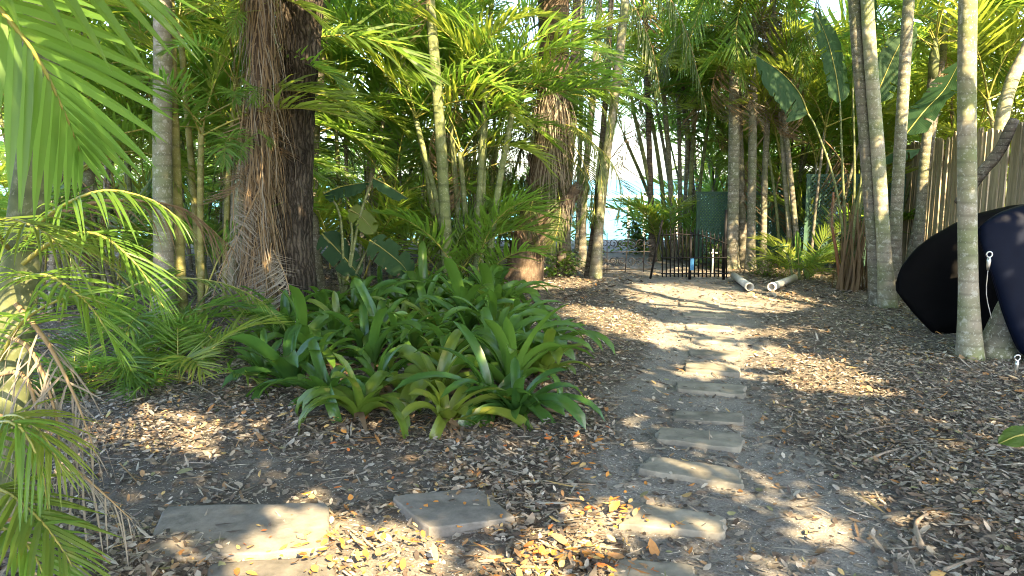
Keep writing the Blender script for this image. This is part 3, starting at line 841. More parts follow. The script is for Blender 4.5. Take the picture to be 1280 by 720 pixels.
# big rough tree, its broadleaf crown above the frame
def rough_tree():
    b = G(362, 392); D = b.y
    pts = [Vector((0,0,-.1))] + [P(x, y, D) - b for x, y in ((360,260),(366,120),(378,0))]
    pts += [Vector((pts[-1].x + .1, pts[-1].y - .05, 4.3)), Vector((pts[-1].x + .3, pts[-1].y - .2, 6.0))]
    t = thing('broadleaf_tree', 'big dark tree with deeply furrowed bark behind the fibre-wrapped palm', 'tree', b)
    def dsp(q, th):
        v = Vector((math.cos(th) * 7, math.sin(th) * 7, q.z * 2.2))
        return .035 * (abs(noise.noise(v)) * -2 + .6) + .02 * noise.noise(v * 2.3)
    trunk(t, pts, .27, .17, M['bark'], n=56, flare=1.3, bumps=0, disp=dsp)
    top = pts[-1]; rg = random.Random(12); ends = []
    for i in range(8):
        a = i * .8 + rg.uniform(-.2, .2); L_ = rg.uniform(2.2, 4.2)
        p1 = pts[-2].lerp(top, rg.random()); e = p1 + Vector((math.cos(a) * L_, math.sin(a) * L_, rg.uniform(.6, 2.0)))
        mid = p1.lerp(e, .5) + Vector((0, 0, .5)); mb = MB(); c = catmull([p1, mid, e], .2)
        mb.tube(c, [.08 * (1 - .8 * k / len(c)) for k in range(len(c))], 8); mb.build('limb', M['bark'], t)
        ends += [mid, e, mid.lerp(e, .5)]
    mb = MB()
    for i in range(TREE_LEAVES):
        c = rg.choice(ends); p = c + Vector((rg.gauss(0, .75), rg.gauss(0, .75), rg.gauss(0, .45)))
        if p.z < 3.6: continue
        quad_leaf(mb, p, rg, rg.uniform(.09, .16))
    mb.build('crown', M['broad'], t)

def quad_leaf(mb, p, rg, L_, flat=.6):
    a = rg.uniform(0, 6.28); d = Vector((math.cos(a), math.sin(a), rg.gauss(-.2, .4))).normalized()
    s = d.cross(Vector((rg.gauss(0, flat), rg.gauss(0, flat), 1))).normalized(); n = s.cross(d)
    w = L_ * .24
    mb.add([p, p + d*L_*.45 + s*w + n*.01, p + d*L_, p + d*L_*.45 - s*w + n*.01], [(0,1,2,3)], 0)
TREE_LEAVES = 5200
rough_tree()
palm('palm_tree', 'dark lower, cream upper palm trunk right behind the furrowed bark tree', [(392,356),(388,220),(396,100),(404,0)], 20, M['palm_grey'], H=5.5, s=1.3, d=10.4)
palm('palm_tree', 'thin grey palm trunk seen high between the cream trunk and the thick green cane', [(478,350),(484,180),(490,0)], 10, M['palm_pale'], H=5.2, s=1.2, d=12.5)
palm('palm_tree', 'slim grey trunk half hidden in fronds left of the pale ringed trunk', [(120,380),(110,200),(104,0)], 15, M['palm_grey'], H=5.0, s=1.2, d=9.4)

# centre areca clump with the tall canes
b = P(575, 372, 9.5); b.z = 0
def st(x0, x1, y1, w, dy=0, D=9.5):
    p = P(x1, y1, D + dy) - b; q = P(x0, 372, D + dy) - b
    return (q.x, dy, p.z, p.x - q.x, 0, w * D / F / 2)
areca('central areca clump with a thick green cane rising out of the bromeliad bed', b,
      [st(562, 532, -60, 15), st(594, 608, 112, 9), st(606, 641, 138, 9), st(588, 575, 190, 8, .2), st(578, 560, 120, 8, .4), st(566, 520, 150, 8, .3), st(600, 615, -10, 8, .6), st(610, 590, 40, 8, .7), st(555, 500, 60, 7, .6)],
      keys=('areca', 'areca', 'areca_y'), nf=5, low=12, seed=8, s=.95)

# stump palm with the cut branch
def stump_palm():
    b = G(652, 352); D = b.y
    t = thing('palm_tree', 'stout shaggy palm with brown leaf boots and a sawn-off slanting branch', 'palm tree', b)
    pts = [Vector((0,0,-.05)), P(662,300,D)-b, P(680,240,D)-b, P(690,150,D)-b, P(692,60,D)-b, P(692,-70,D)-b]
    trunk(t, pts, .26, .2, M['fibre'], n=24, flare=1.2, disp=lambda q, th: .05 * abs(noise.noise(Vector((math.cos(th)*4, math.sin(th)*4, q.z*4)))) + .02 * noise.noise(q * 12))
    bp = [P(668,308,D)-b+Vector((0,-.15,0)), P(688,285,D)-b+Vector((0,-.25,0)), P(706,255,D)-b+Vector((0,-.3,0)), P(722,232,D)-b+Vector((0,-.35,0))]
    mb = MB(); c = catmull(bp, .05); mb.tube(c, [.17 - .09 * k / len(c) + .012 * math.sin(k * 1.7) for k in range(len(c))], 12, 0, disp=lambda q, th: .02 * noise.noise(q * 16))
    br = mb.build('sawn_branch', M['fibre'], t)
    def bf0(rg):
        th = rg.uniform(0, 6.28); nr = Vector((math.cos(th), -abs(math.sin(th)), .3)); q = c[int(rg.random() * .8 * len(c))]; return q + nr * .13, nr
    mb = MB(); strands(mb, 160, bf0, (.08, .3), .007, 0, .15, random.Random(6)); mb.build('loose_fibre', M['grey_dry'], br)
    mb = MB(); e = c[-1]; d = (c[-1] - c[-2]).normalized(); mb.tube([e - d * .14, e + d * .02], [.092, .088], 12); mb.build('cut_end', M['palm_dark'], br)
    mb = MB(); rg = random.Random(4)
    for i in range(70):   # leaf boots
        z = rg.uniform(.2, 1.7); p = min(catmull(pts, .1), key=lambda q: abs(q.z - z)); th = rg.uniform(0, 6.28); nr = Vector((math.cos(th), math.sin(th), 0)); S = nr.cross(UP)
        q = Vector((p.x, p.y, z)) + nr * .2
        mb.add([q - S*.06, q + S*.06, q + S*.025 + nr*.10 + UP*.20, q - S*.025 + nr*.10 + UP*.20, q + nr*.05 - UP*.02], [(0,4,3),(4,1,2),(4,2,3),(0,3,2,1)], 0)
    mb.build('leaf_boots', M['fibre'], t)
    def bf(rg):
        z = rg.uniform(1.5, 2.9); th = rg.uniform(0, 6.28); nr = Vector((math.cos(th), math.sin(th), 0)); return Vector((pts[3].x, pts[3].y, z)) + nr * .2, nr
    mb = MB(); strands(mb, 420, bf, (.3, .9), .008, 0, .3, rg); mb.build('dead_leaf_skirt', M['grey_dry'], t)
    for z in (1.55, 1.9, 2.3, 2.7, 3.1):
        for i in range(6):
            put('date', t, Vector((pts[3].x, pts[3].y, z)), R(60 * i + z * 77 + rnd(-15, 15)), R(rnd(-25, 45) if z > 2 else rnd(-50, 0)), R(rnd(-20, 20)), rnd(.55, .85) if z < 2.2 else rnd(.9, 1.2))
    return t
stump_palm()

# ------------------------------------------------------------------ slender trunks by the shore gap
palm('palm_tree', 'tan sunlit trunk leaning toward the gap where turquoise water shows', [(744,348),(750,270),(760,180),(772,95)], 12, M['palm_pale'], H=5.8, s=1.0, keys=('date',), crown_n=7)
palm('palm_tree', 'thin dark trunk just left of the tan sunlit trunk by the water gap', [(735,346),(746,250),(757,120)], 8, M['palm_dark'], H=5.6, s=1.0, keys=('date',))
palm('palm_tree', 'grey slim trunk between the shaggy palm and the dark thin trunk', [(727,342),(731,230),(742,110)], 9, M['palm_grey'], H=5.9, s=1.0, d=13, keys=('date',))
palm('palm_tree', 'pale hazy grey trunk showing behind the sawn-off branch', [(704,340),(708,230),(718,100)], 15, M['palm_pale'], H=6.2, s=1.1, d=13.5, keys=('areca',))
palm('palm_tree', 'far slight trunk against the white sky left of the water gap', [(722,333),(724,220),(727,100)], 6, M['palm_grey'], H=6.6, s=1.0, d=15.5, keys=('areca',))

b = P(838, 330, 14); b.z = 0
def st2(x0, x1, y1, w, dy=0):
    p = P(x1, y1, 14 + dy) - b; q = P(x0, 330, 14 + dy) - b
    return (q.x, dy, p.z, p.x - q.x, 0, w * 14 / F / 2)
areca('tall grey-caned areca clump beyond the left half of the iron gate', b,
      [st2(824, 790, 130, 6), st2(836, 806, 100, 6, .2), st2(842, 826, 80, 7), st2(850, 846, 60, 6, .3), st2(846, 818, 120, 5, .4), st2(858, 872, 90, 6), st2(866, 888, 130, 5, .2), st2(854, 860, 150, 6, .5), st2(832, 780, 170, 5, .3)],
      keys=('areca', 'areca_y'), nf=6, low=14, seed=14, s=1.0, mat=('palm_grey', 'cane'))

# right centre grey palms, with shaggy heads
GR = 'grey palms standing by the lattice fence'
for lb, px, w, H in (
  ('thick grey trunk nearest the end of the iron gate, with a shaggy head', [(915,337),(917,230),(918,95)], 15, 3.4),
  ('curving grey trunk second from the iron gate end', [(930,334),(926,240),(922,100)], 11, 4.2),
  ('mottled straight trunk in front of the lattice, third from the gate', [(938,338),(940,230),(942,100)], 11, 4.5),
  ('brown slim trunk fourth from the gate, before the lattice fence', [(954,335),(956,220),(962,100)], 8, 4.4)):
    tt = palm('palm_tree', lb, px, w, M['palm_grey'], H=H, s=1.1, keys=('areca', 'date'), group=GR, dead=2)
    top = tt.children[0]
    for i in range(4): put('grey', tt, Vector((.0, -.05, H - .2)), R(rnd(0, 360)), R(rnd(-85, -55)), R(rnd(-60, 60)), rnd(.5, .9), 'dead_frond')
tt = palm('palm_tree', 'white slender trunk with a shaggy grey head left of the big paddle leaves', [(990,340),(982,230),(972,95)], 6, M['palm_pale'], H=3.1, s=1.1, d=12.5, keys=('areca_y', 'areca'), group=GR, dead=3)
for i in range(8): put('grey', tt, Vector((-.18, 0, 3.5)), R(rnd(0, 360)), R(rnd(-80, -30)), R(rnd(-60, 60)), rnd(.6, .9), 'dead_frond')

# right cluster
GT = 'bare palm trunks on the right of the path'
palm('palm_tree', 'rough grey trunk, left one of the close pair right of the path', [(1098,382),(1082,180),(1068,0)], 16, M['palm_grey'], H=5.2, s=1.3, group=GT)
palm('palm_tree', 'smooth grey trunk, right one of the close pair right of the path', [(1110,384),(1098,200),(1084,0)], 17, M['palm_pale'], H=5.6, s=1.3, group=GT)
palm('palm_tree', 'dappled trunk leaning outward between the close pair and the canoe', [(1118,374),(1122,240),(1136,0)], 15, M['palm_grey'], H=5.0, s=1.3, group=GT)
palm('palm_tree', 'short ringed palm with feathery crown in view above the fence end', [(1146,350),(1154,220),(1166,95)], 13, M['palm_grey'], H=2.6, s=.95, d=10.5, group=GT, keys=('areca_y', 'areca'), crown_n=11, el=(15, 80), dead=0)
palm('palm_tree', 'slanting brown trunk before the first fence pickets', [(1128,372),(1150,260),(1168,150)], 9, M['palm_grey'], H=3.2, s=.9, d=10.8, group=GT, keys=('areca_y',))
palm('palm_tree', 'nearest upright speckled trunk standing in front of the black canoe', [(1213,446),(1209,250),(1210,0)], 23, M['palm_pale'], H=5.0, s=1.4, group=GT)
palm('palm_tree', 'thick leaning trunk base beside the speckled trunk, disappearing behind the navy boat', [(1240,456),(1262,390),(1300,310),(1345,200)], 32, M['palm_grey'], H=4.5, s=1.4, group=GT, taper=.6, d=6.3)
palm('palm_tree', 'leaning pale trunk curving up beyond the picket fence at the right edge', [(1235,330),(1247,190),(1262,110),(1290,45)], 17, M['palm_pale'], H=4.6, s=1.4, group=GT, d=9.8, keys=('areca_y',))
mb = MB(); c = catmull([P(1200,255,8.7), P(1222,222,8.7), P(1248,190,8.75), P(1268,150,8.8)], .05); b = c[0].copy(); b.z = 0
mb.tube([q - b for q in c], [.07 - .012 * k / len(c) for k in range(len(c))], 10, 0, disp=lambda q, th: .01 * noise.noise(q * 9)); o = mb.build('dead_branch', M['palm_dark']); o.location = b
tag(o, 'dark bare branch leaning slantwise on the picket tops', 'branch')

# ------------------------------------------------------------------ picket fence
def picket_fence():
    A = Vector((5.75, 8.2, 0)); B = Vector((7.5, 15.4, 0)); d = (B - A); Ln = d.length; d.normalize()
    nrm = Vector((-d.y, d.x, 0))
    t = thing('picket_fence', 'weathered wooden picket fence with pointed tops behind the boats', 'fence', A)
    rg = random.Random(9); s = -.6; ang = math.atan2(d.y, d.x)
    while s < Ln:
        w = rg.uniform(.085, .11); h = 2.16 + rg.uniform(-.05, .05)
        mb = MB(); x0, x1 = 0, w
        prof = [(0, 0), (w, 0), (w, h - .05), (w * .72, h), (w * .28, h), (0, h - .05)]
        vs = [Vector((x, 0, z)) for x, z in prof] + [Vector((x, .018, z)) for x, z in prof]
        n = 6
        mb.add(vs, [tuple(range(n)), tuple(reversed(range(n, 2*n)))] + [((i+1) % n, i, i+n, (i+1) % n + n) for i in range(n)], 0)
        o = mb.build('picket', M['wood'], t)
        o.location = d * s; o.rotation_euler = (0, R(rg.gauss(0, .8)), ang + R(rg.gauss(0, 4)))
        s += w + rg.uniform(.012, .035)
    for z in (.4, 1.7):
        mb = MB(); mb.box((-.6, -.06, z), (Ln, -.02, z + .09)); o = mb.build('rail', M['wood'], t); o.rotation_euler = (0, 0, ang); o.location = nrm * -.0
    for k in range(5):
        mb = MB(); mb.box((-.05, -.17, 0), (.05, -.065, 2.0)); o = mb.build('post', M['wood'], t); o.rotation_euler = (0, 0, ang); o.location = d * (k * 2.1 + .4)
picket_fence()

def lattice(label, A, B, h, z0=.05, sp_=.075):
    d = B - A; L_ = d.length; ang = math.atan2(d.y, d.x)
    t = thing('lattice_fence', label, 'lattice fence', A, 'dark green lattice fences', ang)
    mb = MB(); w = .024
    for sgn, yy in ((1, 0), (-1, .008)):
        s = -h
        while s < L_ + h:
            x0, x1 = s, s + sgn * h
            a = (x0, z0); c = (x1, z0 + h)
            def clip(xa, za, xb, zb):
                if xa > xb: xa, za, xb, zb = xb, zb, xa, za
                if xb <= 0 or xa >= L_: return None
                k = (zb - za) / (xb - xa)
                if xa < 0: za += k * (0 - xa); xa = 0
                if xb > L_: zb += k * (L_ - xb); xb = L_
                return xa, za, xb, zb
            q = clip(a[0], a[1], c[0], c[1])
            if q:
                xa, za, xb, zb = q; dv = Vector((xb - xa, 0, zb - za))
                if dv.length > .03:
                    M4 = Matrix.Translation((xa, yy, za)) @ Matrix.Rotation(-math.atan2(dv.z, dv.x), 4, 'Y')
                    mb.box((0, 0, -w/2), (dv.length, .006, w/2), 0, M4)
            s += sp_
    mb.build('lattice_panel', M['lattice'], t)
    mb = MB(); mb.box((-.03, -.012, z0 + h), (L_ + .03, .03, z0 + h + .05)); mb.build('top_rail', M['lattice'], t)
    n = max(1, round(L_ / 1.0))
    for k in range(n + 1):
        mb = MB(); mb.box((-.03, -.035, 0), (.03, -.013, z0 + h)); o = mb.build('post', M['lattice'], t); o.location = (L_ * k / n, 0, 0)
lattice('dark green lattice fence behind the iron gate and the grey trunks', Vector((3.25, 13.1, 0)), Vector((5.6, 13.6, 0)), 1.2, sp_=.055)
lattice('shadowy lattice screen behind the close pair of trunks', Vector((5.0, 12.7, 0)), Vector((6.5, 12.5, 0)), 1.5)

# ------------------------------------------------------------------ gate and edging
def gate():
    D = G(860, 348).y; b = P(818, 348, D); b.z = 0
    t = thing('iron_gate', 'black iron garden gate of thin upright bars standing across the path', 'gate', b)
    q = lambda x, y: P(x, y, D) - b
    def bar(name, pts, r, par=t, mat='iron'):
        mb = MB(); mb.tube(pts, [r] * len(pts), 6); return mb.build(name, M[mat], par)
    def topy(x): return 294 - 1.5 * math.sin((x - 828) / 38 * 3.14) if x < 866 else 293 + 12 * ((x - 866) / 42) ** 1.6
    xs = [828 + 5.0 * i for i in range(17)]
    for x in xs:
        a = q(x, 346); z = q(x, topy(x)); z.y = a.y = 0; a.z = .02; z.z += .05
        mb = MB(); mb.tube([a, z, z + Vector((0, 0, .05))], [.0115, .0115, .001], 6); mb.build('bar', M['iron'], t)
    for yy in (None, 322, 342):
        pts = []
        for i in range(21):
            x = 826 + 84 * i / 20; p = q(x, topy(x) if yy is None else yy); p.y = -.012; pts.append(p)
        bar('rail', pts, .011)
    for x, y0 in ((864, 290), (908, 262)):
        z = q(x, y0); a = Vector((z.x, 0, -.02)); bar('gate_post', [a, Vector((z.x, 0, z.z))], .022)
    a = q(812, 348); z = q(829, 275); bar('leaning_post', [Vector((a.x, -.05, 0)), Vector((z.x, .05, z.z))], .018)
    mb = MB(); p = q(864, 330); mb.box((p.x-.025, -.05, p.z-.09), (p.x+.03, -.03, p.z+.09)); mb.build('tag', M['blue'], t)
gate()
def edging():
    D = 12.2; b = P(748, 344, D); b.z = 0
    t = thing('scroll_edging', 'low dark wire edging of curling scrolls left of the iron gate', 'garden edging', b)
    def spiral(cx, cz, r, flip, a0):
        pts = []
        for k in range(30):
            a = a0 + flip * k * .33; rr = r * (1 - k / 38)
            pts.append(Vector((cx + rr * math.cos(a), 0, cz + rr * math.sin(a))))
        return pts
    for i in range(3):
        x = .16 + i * .30
        for cz, r in ((.47, .13), (.18, .11)):
            for fl in (-1, 1):
                mb = MB(); mb.tube(spiral(x + fl * .075, cz, r * .62, fl, math.pi / 2 * 3), [.007] * 30, 5); mb.build('scroll', M['rust'], t)
        mb = MB(); mb.tube([Vector((x - .02, 0, 0)), Vector((x + rnd(-.03, .05), 0, .64))], [.008] * 2, 5); mb.build('stake', M['rust'], t)
    for z in (.03, .32):
        mb = MB(); mb.tube([Vector((0, .01, z)), Vector((.95, .01, z + .02))], [.008] * 2, 5); mb.build('rail', M['rust'], t)
edging()

def pipe(label, a, c, r=.052):
    d = c - a; L_ = d.length; t = thing('drain_pipe', label, 'pipe', (a.x, a.y, r + .005), 'grey pipes lying on the sand', math.atan2(d.y, d.x))
    mb = MB(); n = 24; vs = []; 
    for x, rr in ((0, r), (L_, r), (L_, r * .88), (0, r * .88)):
        for k in range(n): th = 6.28318 * k / n; vs.append(Vector((x, rr * math.cos(th), rr * math.sin(th))))
    fs = [(s*n+k, s*n+(k+1) % n, ((s+1) % 4)*n+(k+1) % n, ((s+1) % 4)*n+k) for s in range(4) for k in range(n)]
    mb.add(vs, fs, 0, True); mb.build('tube', M['pvc'], t)
    mb = MB(); vs = []
    for x, rr in ((L_ - .12, r * 1.02), (L_ - .115, r * 1.14), (L_ + .004, r * 1.14), (L_ + .004, r * .9)):
        for k in range(n): th = 6.28318 * k / n; vs.append(Vector((x, rr * math.cos(th), rr * math.sin(th))))
    mb.add(vs, [(s*n+k, s*n+(k+1) % n, (s+1)*n+(k+1) % n, (s+1)*n+k) for s in range(3) for k in range(n)], 0, True); mb.build('collar', M['pvc'], t)
pipe('pale grey pipe beside the gate, open end pointing toward the path', G(917, 349), G(937, 364))
pipe('pale grey pipe nearer the shrubs, its open end angled to the left', G(993, 352), G(964, 364))
t = thing('standpipe', 'white T-shaped standpipe by the right end of the iron gate', 'standpipe', (P(900, 350, 11.3).x, 11.75, 0))
mb = MB(); mb.tube([Vector((0,0,0)), Vector((0,0,.42))], [.013]*2, 8); mb.build('riser', M['white'], t)
mb = MB(); mb.tube([Vector((-.07,-.02,.36)), Vector((.07,-.02,.36))], [.013]*2, 8); mb.build('cross_arm', M['white'], t)

# ------------------------------------------------------------------ boats
def boat(name, label, cat, origin, ang, outline, bulge, mat, lean, rimmat):
    """outline: (u, v low, v high) along the length; hull lies on its side, bottom bulging to the viewer"""
    t = thing(name, label, cat, origin, 'boats lying on their sides against the fence', ang)
    t.rotation_euler = (lean, 0, ang)
    us = []
    for (u0, a0, b0), (u1, a1, b1) in zip(outline, outline[1:]):
        k = max(1, int((u1 - u0) / .03))
        for i in range(k): s = i / k; us.append((u0 + (u1-u0)*s, a0 + (a1-a0)*s, b0 + (b1-b0)*s))
    us.append(outline[-1])
    # smooth
    for _ in range(1):
        us = [us[0]] + [tuple((us[i-1][j] + 2*us[i][j] + us[i+1][j]) / 4 for j in range(3)) for i in range(1, len(us)-1)] + [us[-1]]
    K = 18; vs = []; Lmax = us[-1][0]
    for u, a, c in us:
        bl = bulge * (1 - math.exp(-u / .35)) ** .8 * (1 - .25 * (u / Lmax) ** 3)
        vc = (a + c) / 2; h = (c - a) / 2
        for k in range(K + 1):
            ph = -math.pi/2 + math.pi * k / K
            co = max(0, math.cos(ph)); vs.append(Vector((u, -bl * co ** .62, vc + h * math.sin(ph))))
    n = K + 1
    fs = [(i*n+k, (i+1)*n+k, (i+1)*n+k+1, i*n+k+1) for i in range(len(us)-1) for k in range(K)]
    fs.append(tuple((len(us)-1)*n + k for k in range(n)))
    mb = MB(); mb.add(vs, fs, 0, True); o = mb.build('hull', mat, t)
    s = o.modifiers.new('thickness', 'SOLIDIFY'); s.thickness = .018; s.offset = 1
    rim = [Vector((u, .01, a + .008)) for u, a, c in reversed(us)] + [Vector((u, .01, c - .008)) for u, a, c in us]
    mb = MB(); mb.tube(rim, [.016] * len(rim), 6); mb.build('gunwale', rimmat, t)
    mb = MB(); keel = []
    for i, (u, a, c) in enumerate(us): keel.append(Vector((u, vs[i*n + K//2].y - .004, (a + c) / 2)))
    mb.tube(keel[2:], [.009] * (len(keel) - 2), 6); mb.build('keel_strip', mat, t)
    return t
o1 = P(1124, 420, 7.25); o1.z = 0
boat('canoe', 'glossy black canoe on its side behind the speckled palm trunk', 'canoe', o1, R(-4), [(0,.42,.50),(.03,.37,.62),(.12,.25,.74),(.19,.16,.83),(.34,.0,.95),(.56,-.01,1.08),(.76,-.01,1.18),(1.12,-.01,1.27),(1.7,0,1.33),(2.3,.02,1.3),(2.9,.1,1.2)], .11, M['hull_k'], R(-14), M['hull_k'])
o2 = P(1233, 458, 6.0); o2.z = 0
t2 = boat('dinghy', 'navy blue boat hull cut by the right edge, in front of the black canoe', 'dinghy', o2, R(6), [(0,1.06,1.12),(.05,.90,1.16),(.11,.72,1.20),(.18,.42,1.24),(.30,.10,1.28),(.45,.0,1.32),(.8,-.01,1.38),(1.4,0,1.4),(2.2,.05,1.3)], .12, M['hull_n'], R(-11), M['hull_n'])

def shackle(label, top, L_, mat_tail=True):
    t = thing('snap_shackle', label, 'shackle', top, 'steel shackles hanging by the navy boat')
    mb = MB(); mb.tube([Vector((.022*math.cos(a), 0, .022*math.sin(a) - .02)) for a in [6.28318*k/16 for k in range(17)]], [.006]*17, 6, caps=False); mb.build('ring', M['steel'], t)
    mb = MB(); mb.tube([Vector((0,0,-.042)), Vector((0,0,-.07)), Vector((0,0,-.11)), Vector((0,0,-.14))], [.012,.016,.013,.009], 10); mb.build('body', M['steel'], t)
    if L_:
        mb = MB(); mb.tube(catmull([Vector((0,0,-.14)), Vector((.005,0,-.14-L_*.5)), Vector((.05,-.02,-.14-L_))], .05), [.0035]*len(catmull([Vector((0,0,-.14)), Vector((.005,0,-.14-L_*.5)), Vector((.05,-.02,-.14-L_))], .05)), 6); mb.build('cable', M['rope'], t)
shackle('steel snap shackle with a grey cable hanging between canoe and navy boat', P(1237, 315, 5.75), .38)
shackle('small steel shackle low at the right edge under the navy boat', P(1272, 444, 5.5), 0)

# ------------------------------------------------------------------ paddle-leaved plants
def paddle(t, base, stalk, blade_pts, w, droop=.15, fold=.25, mat='paddle', tear=0, facing=None):
    """stalk: points base -> blade start (local). blade_pts: midrib points. facing: normal of the blade"""
    mb = MB(); c = catmull(stalk, .08); mb.tube(c, [.022 - .010 * k / len(c) for k in range(len(c))], 8); mb.build('leaf_stalk', M['cane'], t)
    c = catmull(blade_pts, .022); K = len(c) - 1; A = 6; vs = []; uv = []
    for i, p in enumerate(c):
        s = i / K; T = (c[min(i+1, K)] - c[max(i-1, 0)]).normalized()
        Fc = facing if facing is not None else Vector((0, -1, .2))
        S = T.cross(Fc).normalized(); Nn = S.cross(T).normalized()
        ww = w * (min(1, s / .12) ** .6) * (1 if s < .6 else max(0.03, 1 - ((s - .6) / .4) ** 2.2) ** .7)
        for k in range(-A, A + 1):
            x = k / A
            q = p + S * (x * ww * .5 * (1 - .1 * fold)) + Nn * (fold * abs(x) * ww * .5) - UP * (droop * x * x * ww * .5) + Nn * (.008 * math.sin(s * 46 + abs(x) * 5)) * abs(x)
            vs.append(q); uv.append((s * 2 + abs(x) * .12, x))
    n = 2 * A + 1
    rg = random.Random(K)
    fs = []
    torn = {(rg.randrange(K // 6, K), sd): rg.randint(1, 4) for sd in (-1, 1) for _ in range(K // 7)}
    for i in range(K):
        for k in range(2 * A):
            sd = -1 if k < A else 1; out_ = A - k if k < A else k - A + 1
            if A - torn.get((i, sd), 0) < out_: continue
            fs.append((i*n+k, i*n+k+1, (i+1)*n+k+1, (i+1)*n+k))
    mb = MB(); mb.add(vs, fs, 0, True); o = mb.build('leaf_blade', M[mat], t)
    ul = o.data.uv_layers.new(name='UVMap')
    for lp in o.data.loops: ul.data[lp.index].uv = uv[lp.vertex_index]
    mb = MB(); mb.tube([q - Vector((0, .006, 0)) for q in c], [.010 - .009 * k / len(c) for k in range(len(c))], 6); mb.build('midrib', M['stem_y'], o)

def paradise():
    D = 10.2; b = P(1062, 362, D); b.z = 0
    t = thing('bird_of_paradise', 'giant paddle-leaved plant spreading behind the close pair of trunks', 'plant', b)
    q = lambda x, y, dy=0: P(x, y, D + dy) - b
    z0 = Vector((0, 0, 0))
    paddle(t, b, [z0, q(1054,230), q(1050,128)], [q(1050,128), q(1044,90), q(1034,50), q(1019,14)], .42, facing=Vector((.5,-1,.1)), fold=.1)
    paddle(t, b, [z0, q(1068,230,.1), q(1066,110,.1)], [q(1066,110,.1), q(1068,40,.1), q(1068,-20,.1)], .34, facing=Vector((.9,-.6,0)), fold=.5)
    paddle(t, b, [z0, q(1076,230,.2), q(1082,110,.2)], [q(1082,110,.2), q(1086,40,.25), q(1088,-30,.3)], .34, facing=Vector((-.9,-.6,0)), fold=.5)
    paddle(t, b, [z0, q(1080,230), q(1092,128)], [q(1092,128), q(1106,94), q(1122,60), q(1142,26)], .38, facing=Vector((-.3,-1,.1)), fold=.3)
    paddle(t, b, [z0, q(1046,240), q(1022,165), q(1010,142)], [q(1010,142), q(1000,118), q(978,92), q(946,70)], .50, facing=Vector((.2,-.5,1)), fold=-.6, droop=.5)
    paddle(t, b, [z0, q(1090,240,-.1), q(1132,168,-.1)], [q(1132,168,-.1), q(1154,140,-.1), q(1180,112), q(1200,76)], .46, facing=Vector((-.9,-.35,-.45)), fold=.2)
    paddle(t, b, [z0, q(1072,250,-.3), q(1095,205,-.5)], [q(1095,205,-.5), q(1118,190,-.7), q(1150,186,-.8)], .24, facing=Vector((0,-.5,1)), fold=-.3, droop=.4)
    # dead sheaths round the base
    mb = MB(); rg = random.Random(3)
    for i in range(80):
        a = rg.uniform(0, 6.28); r = rg.uniform(.06, .26); h = rg.uniform(.5, 1.3); D2 = Vector((math.cos(a), math.sin(a), 0)); S = Vector((-D2.y, D2.x, 0))
        w = rg.uniform(.008, .024); vs = []
        for k in range(6):
            s = k / 5; p = D2 * (r * (1 - .3 * s) + .1 * s * s) + UP * h * s + S * .05 * math.sin(3 * s + i); vs += [p - S * w * (1 - .6*s), p + S * w * (1 - .6*s)]
        mb.add(vs, [(k*2, k*2+1, k*2+3, k*2+2) for k in range(5)], 0)
    mb.build('dead_sheath', M['dry'], t)
paradise()

def sucker():
    D = G(1050, 362).y; b = G(1052, 361)
    t = thing('banana_sucker', 'young plant with reddish stem and one blue-green leaf before the lattice screen', 'plant', b)
    q = lambda x, y: P(x, y, D) - b
    mb = MB(); c = catmull([Vector((0,0,-.02)), q(1046,318), q(1040,280), q(1042,240)], .05); mb.tube(c, [.028 - .014 * k / len(c) for k in range(len(c))], 10); mb.build('stem', M['red'], t)
    paddle(t, b, [q(1042,300), q(1048,297)], [q(1048,299), q(1058,293), q(1074,290)], .13, facing=Vector((0,-.8,1)), fold=-.1, droop=.3)
    paddle(t, b, [q(1041,270), q(1037,268)], [q(1037,268), q(1032,262), q(1026,256)], .07, facing=Vector((0,-1,.5)), fold=.2)
    put('grey', t, q(1042,245), R(250), R(-60), 0, .45, 'dead_leaf')
sucker()
def low_clump():
    b = G(1000, 350); D = b.y; q = lambda x, y, dy=0: P(x, y, D + dy) - b
    t = thing('young_plant', 'bushy young plant with upright blades and one glowing round leaf by the pipes', 'plant', b)
    for i in range(16): put(random.choice(('low', 'low', 'low_y')), t, Vector((rnd(-.2,.2), rnd(-.1,.3), 0)), R(rnd(0, 360)), R(rnd(40, 80)), R(rnd(-30, 30)), rnd(.7, 1.2))
    paddle(t, b, [Vector((.1,0,0)), q(1004,335)], [q(1006,335), q(1010,338), q(1014,346)], .20, mat='brom_y', facing=Vector((0,-1,.4)))
    paddle(t, b, [Vector((-.1,0,0)), q(985,320), q(978,312)], [q(986,306), q(976,308), q(962,314)], .10, facing=Vector((0,-.6,1)))
    paddle(t, b, [Vector((0,0,0)), q(998,335)], [q(998,330), q(997,305), q(996,288)], .11, mat='brom', facing=Vector((.3,-1,0)))
low_clump()
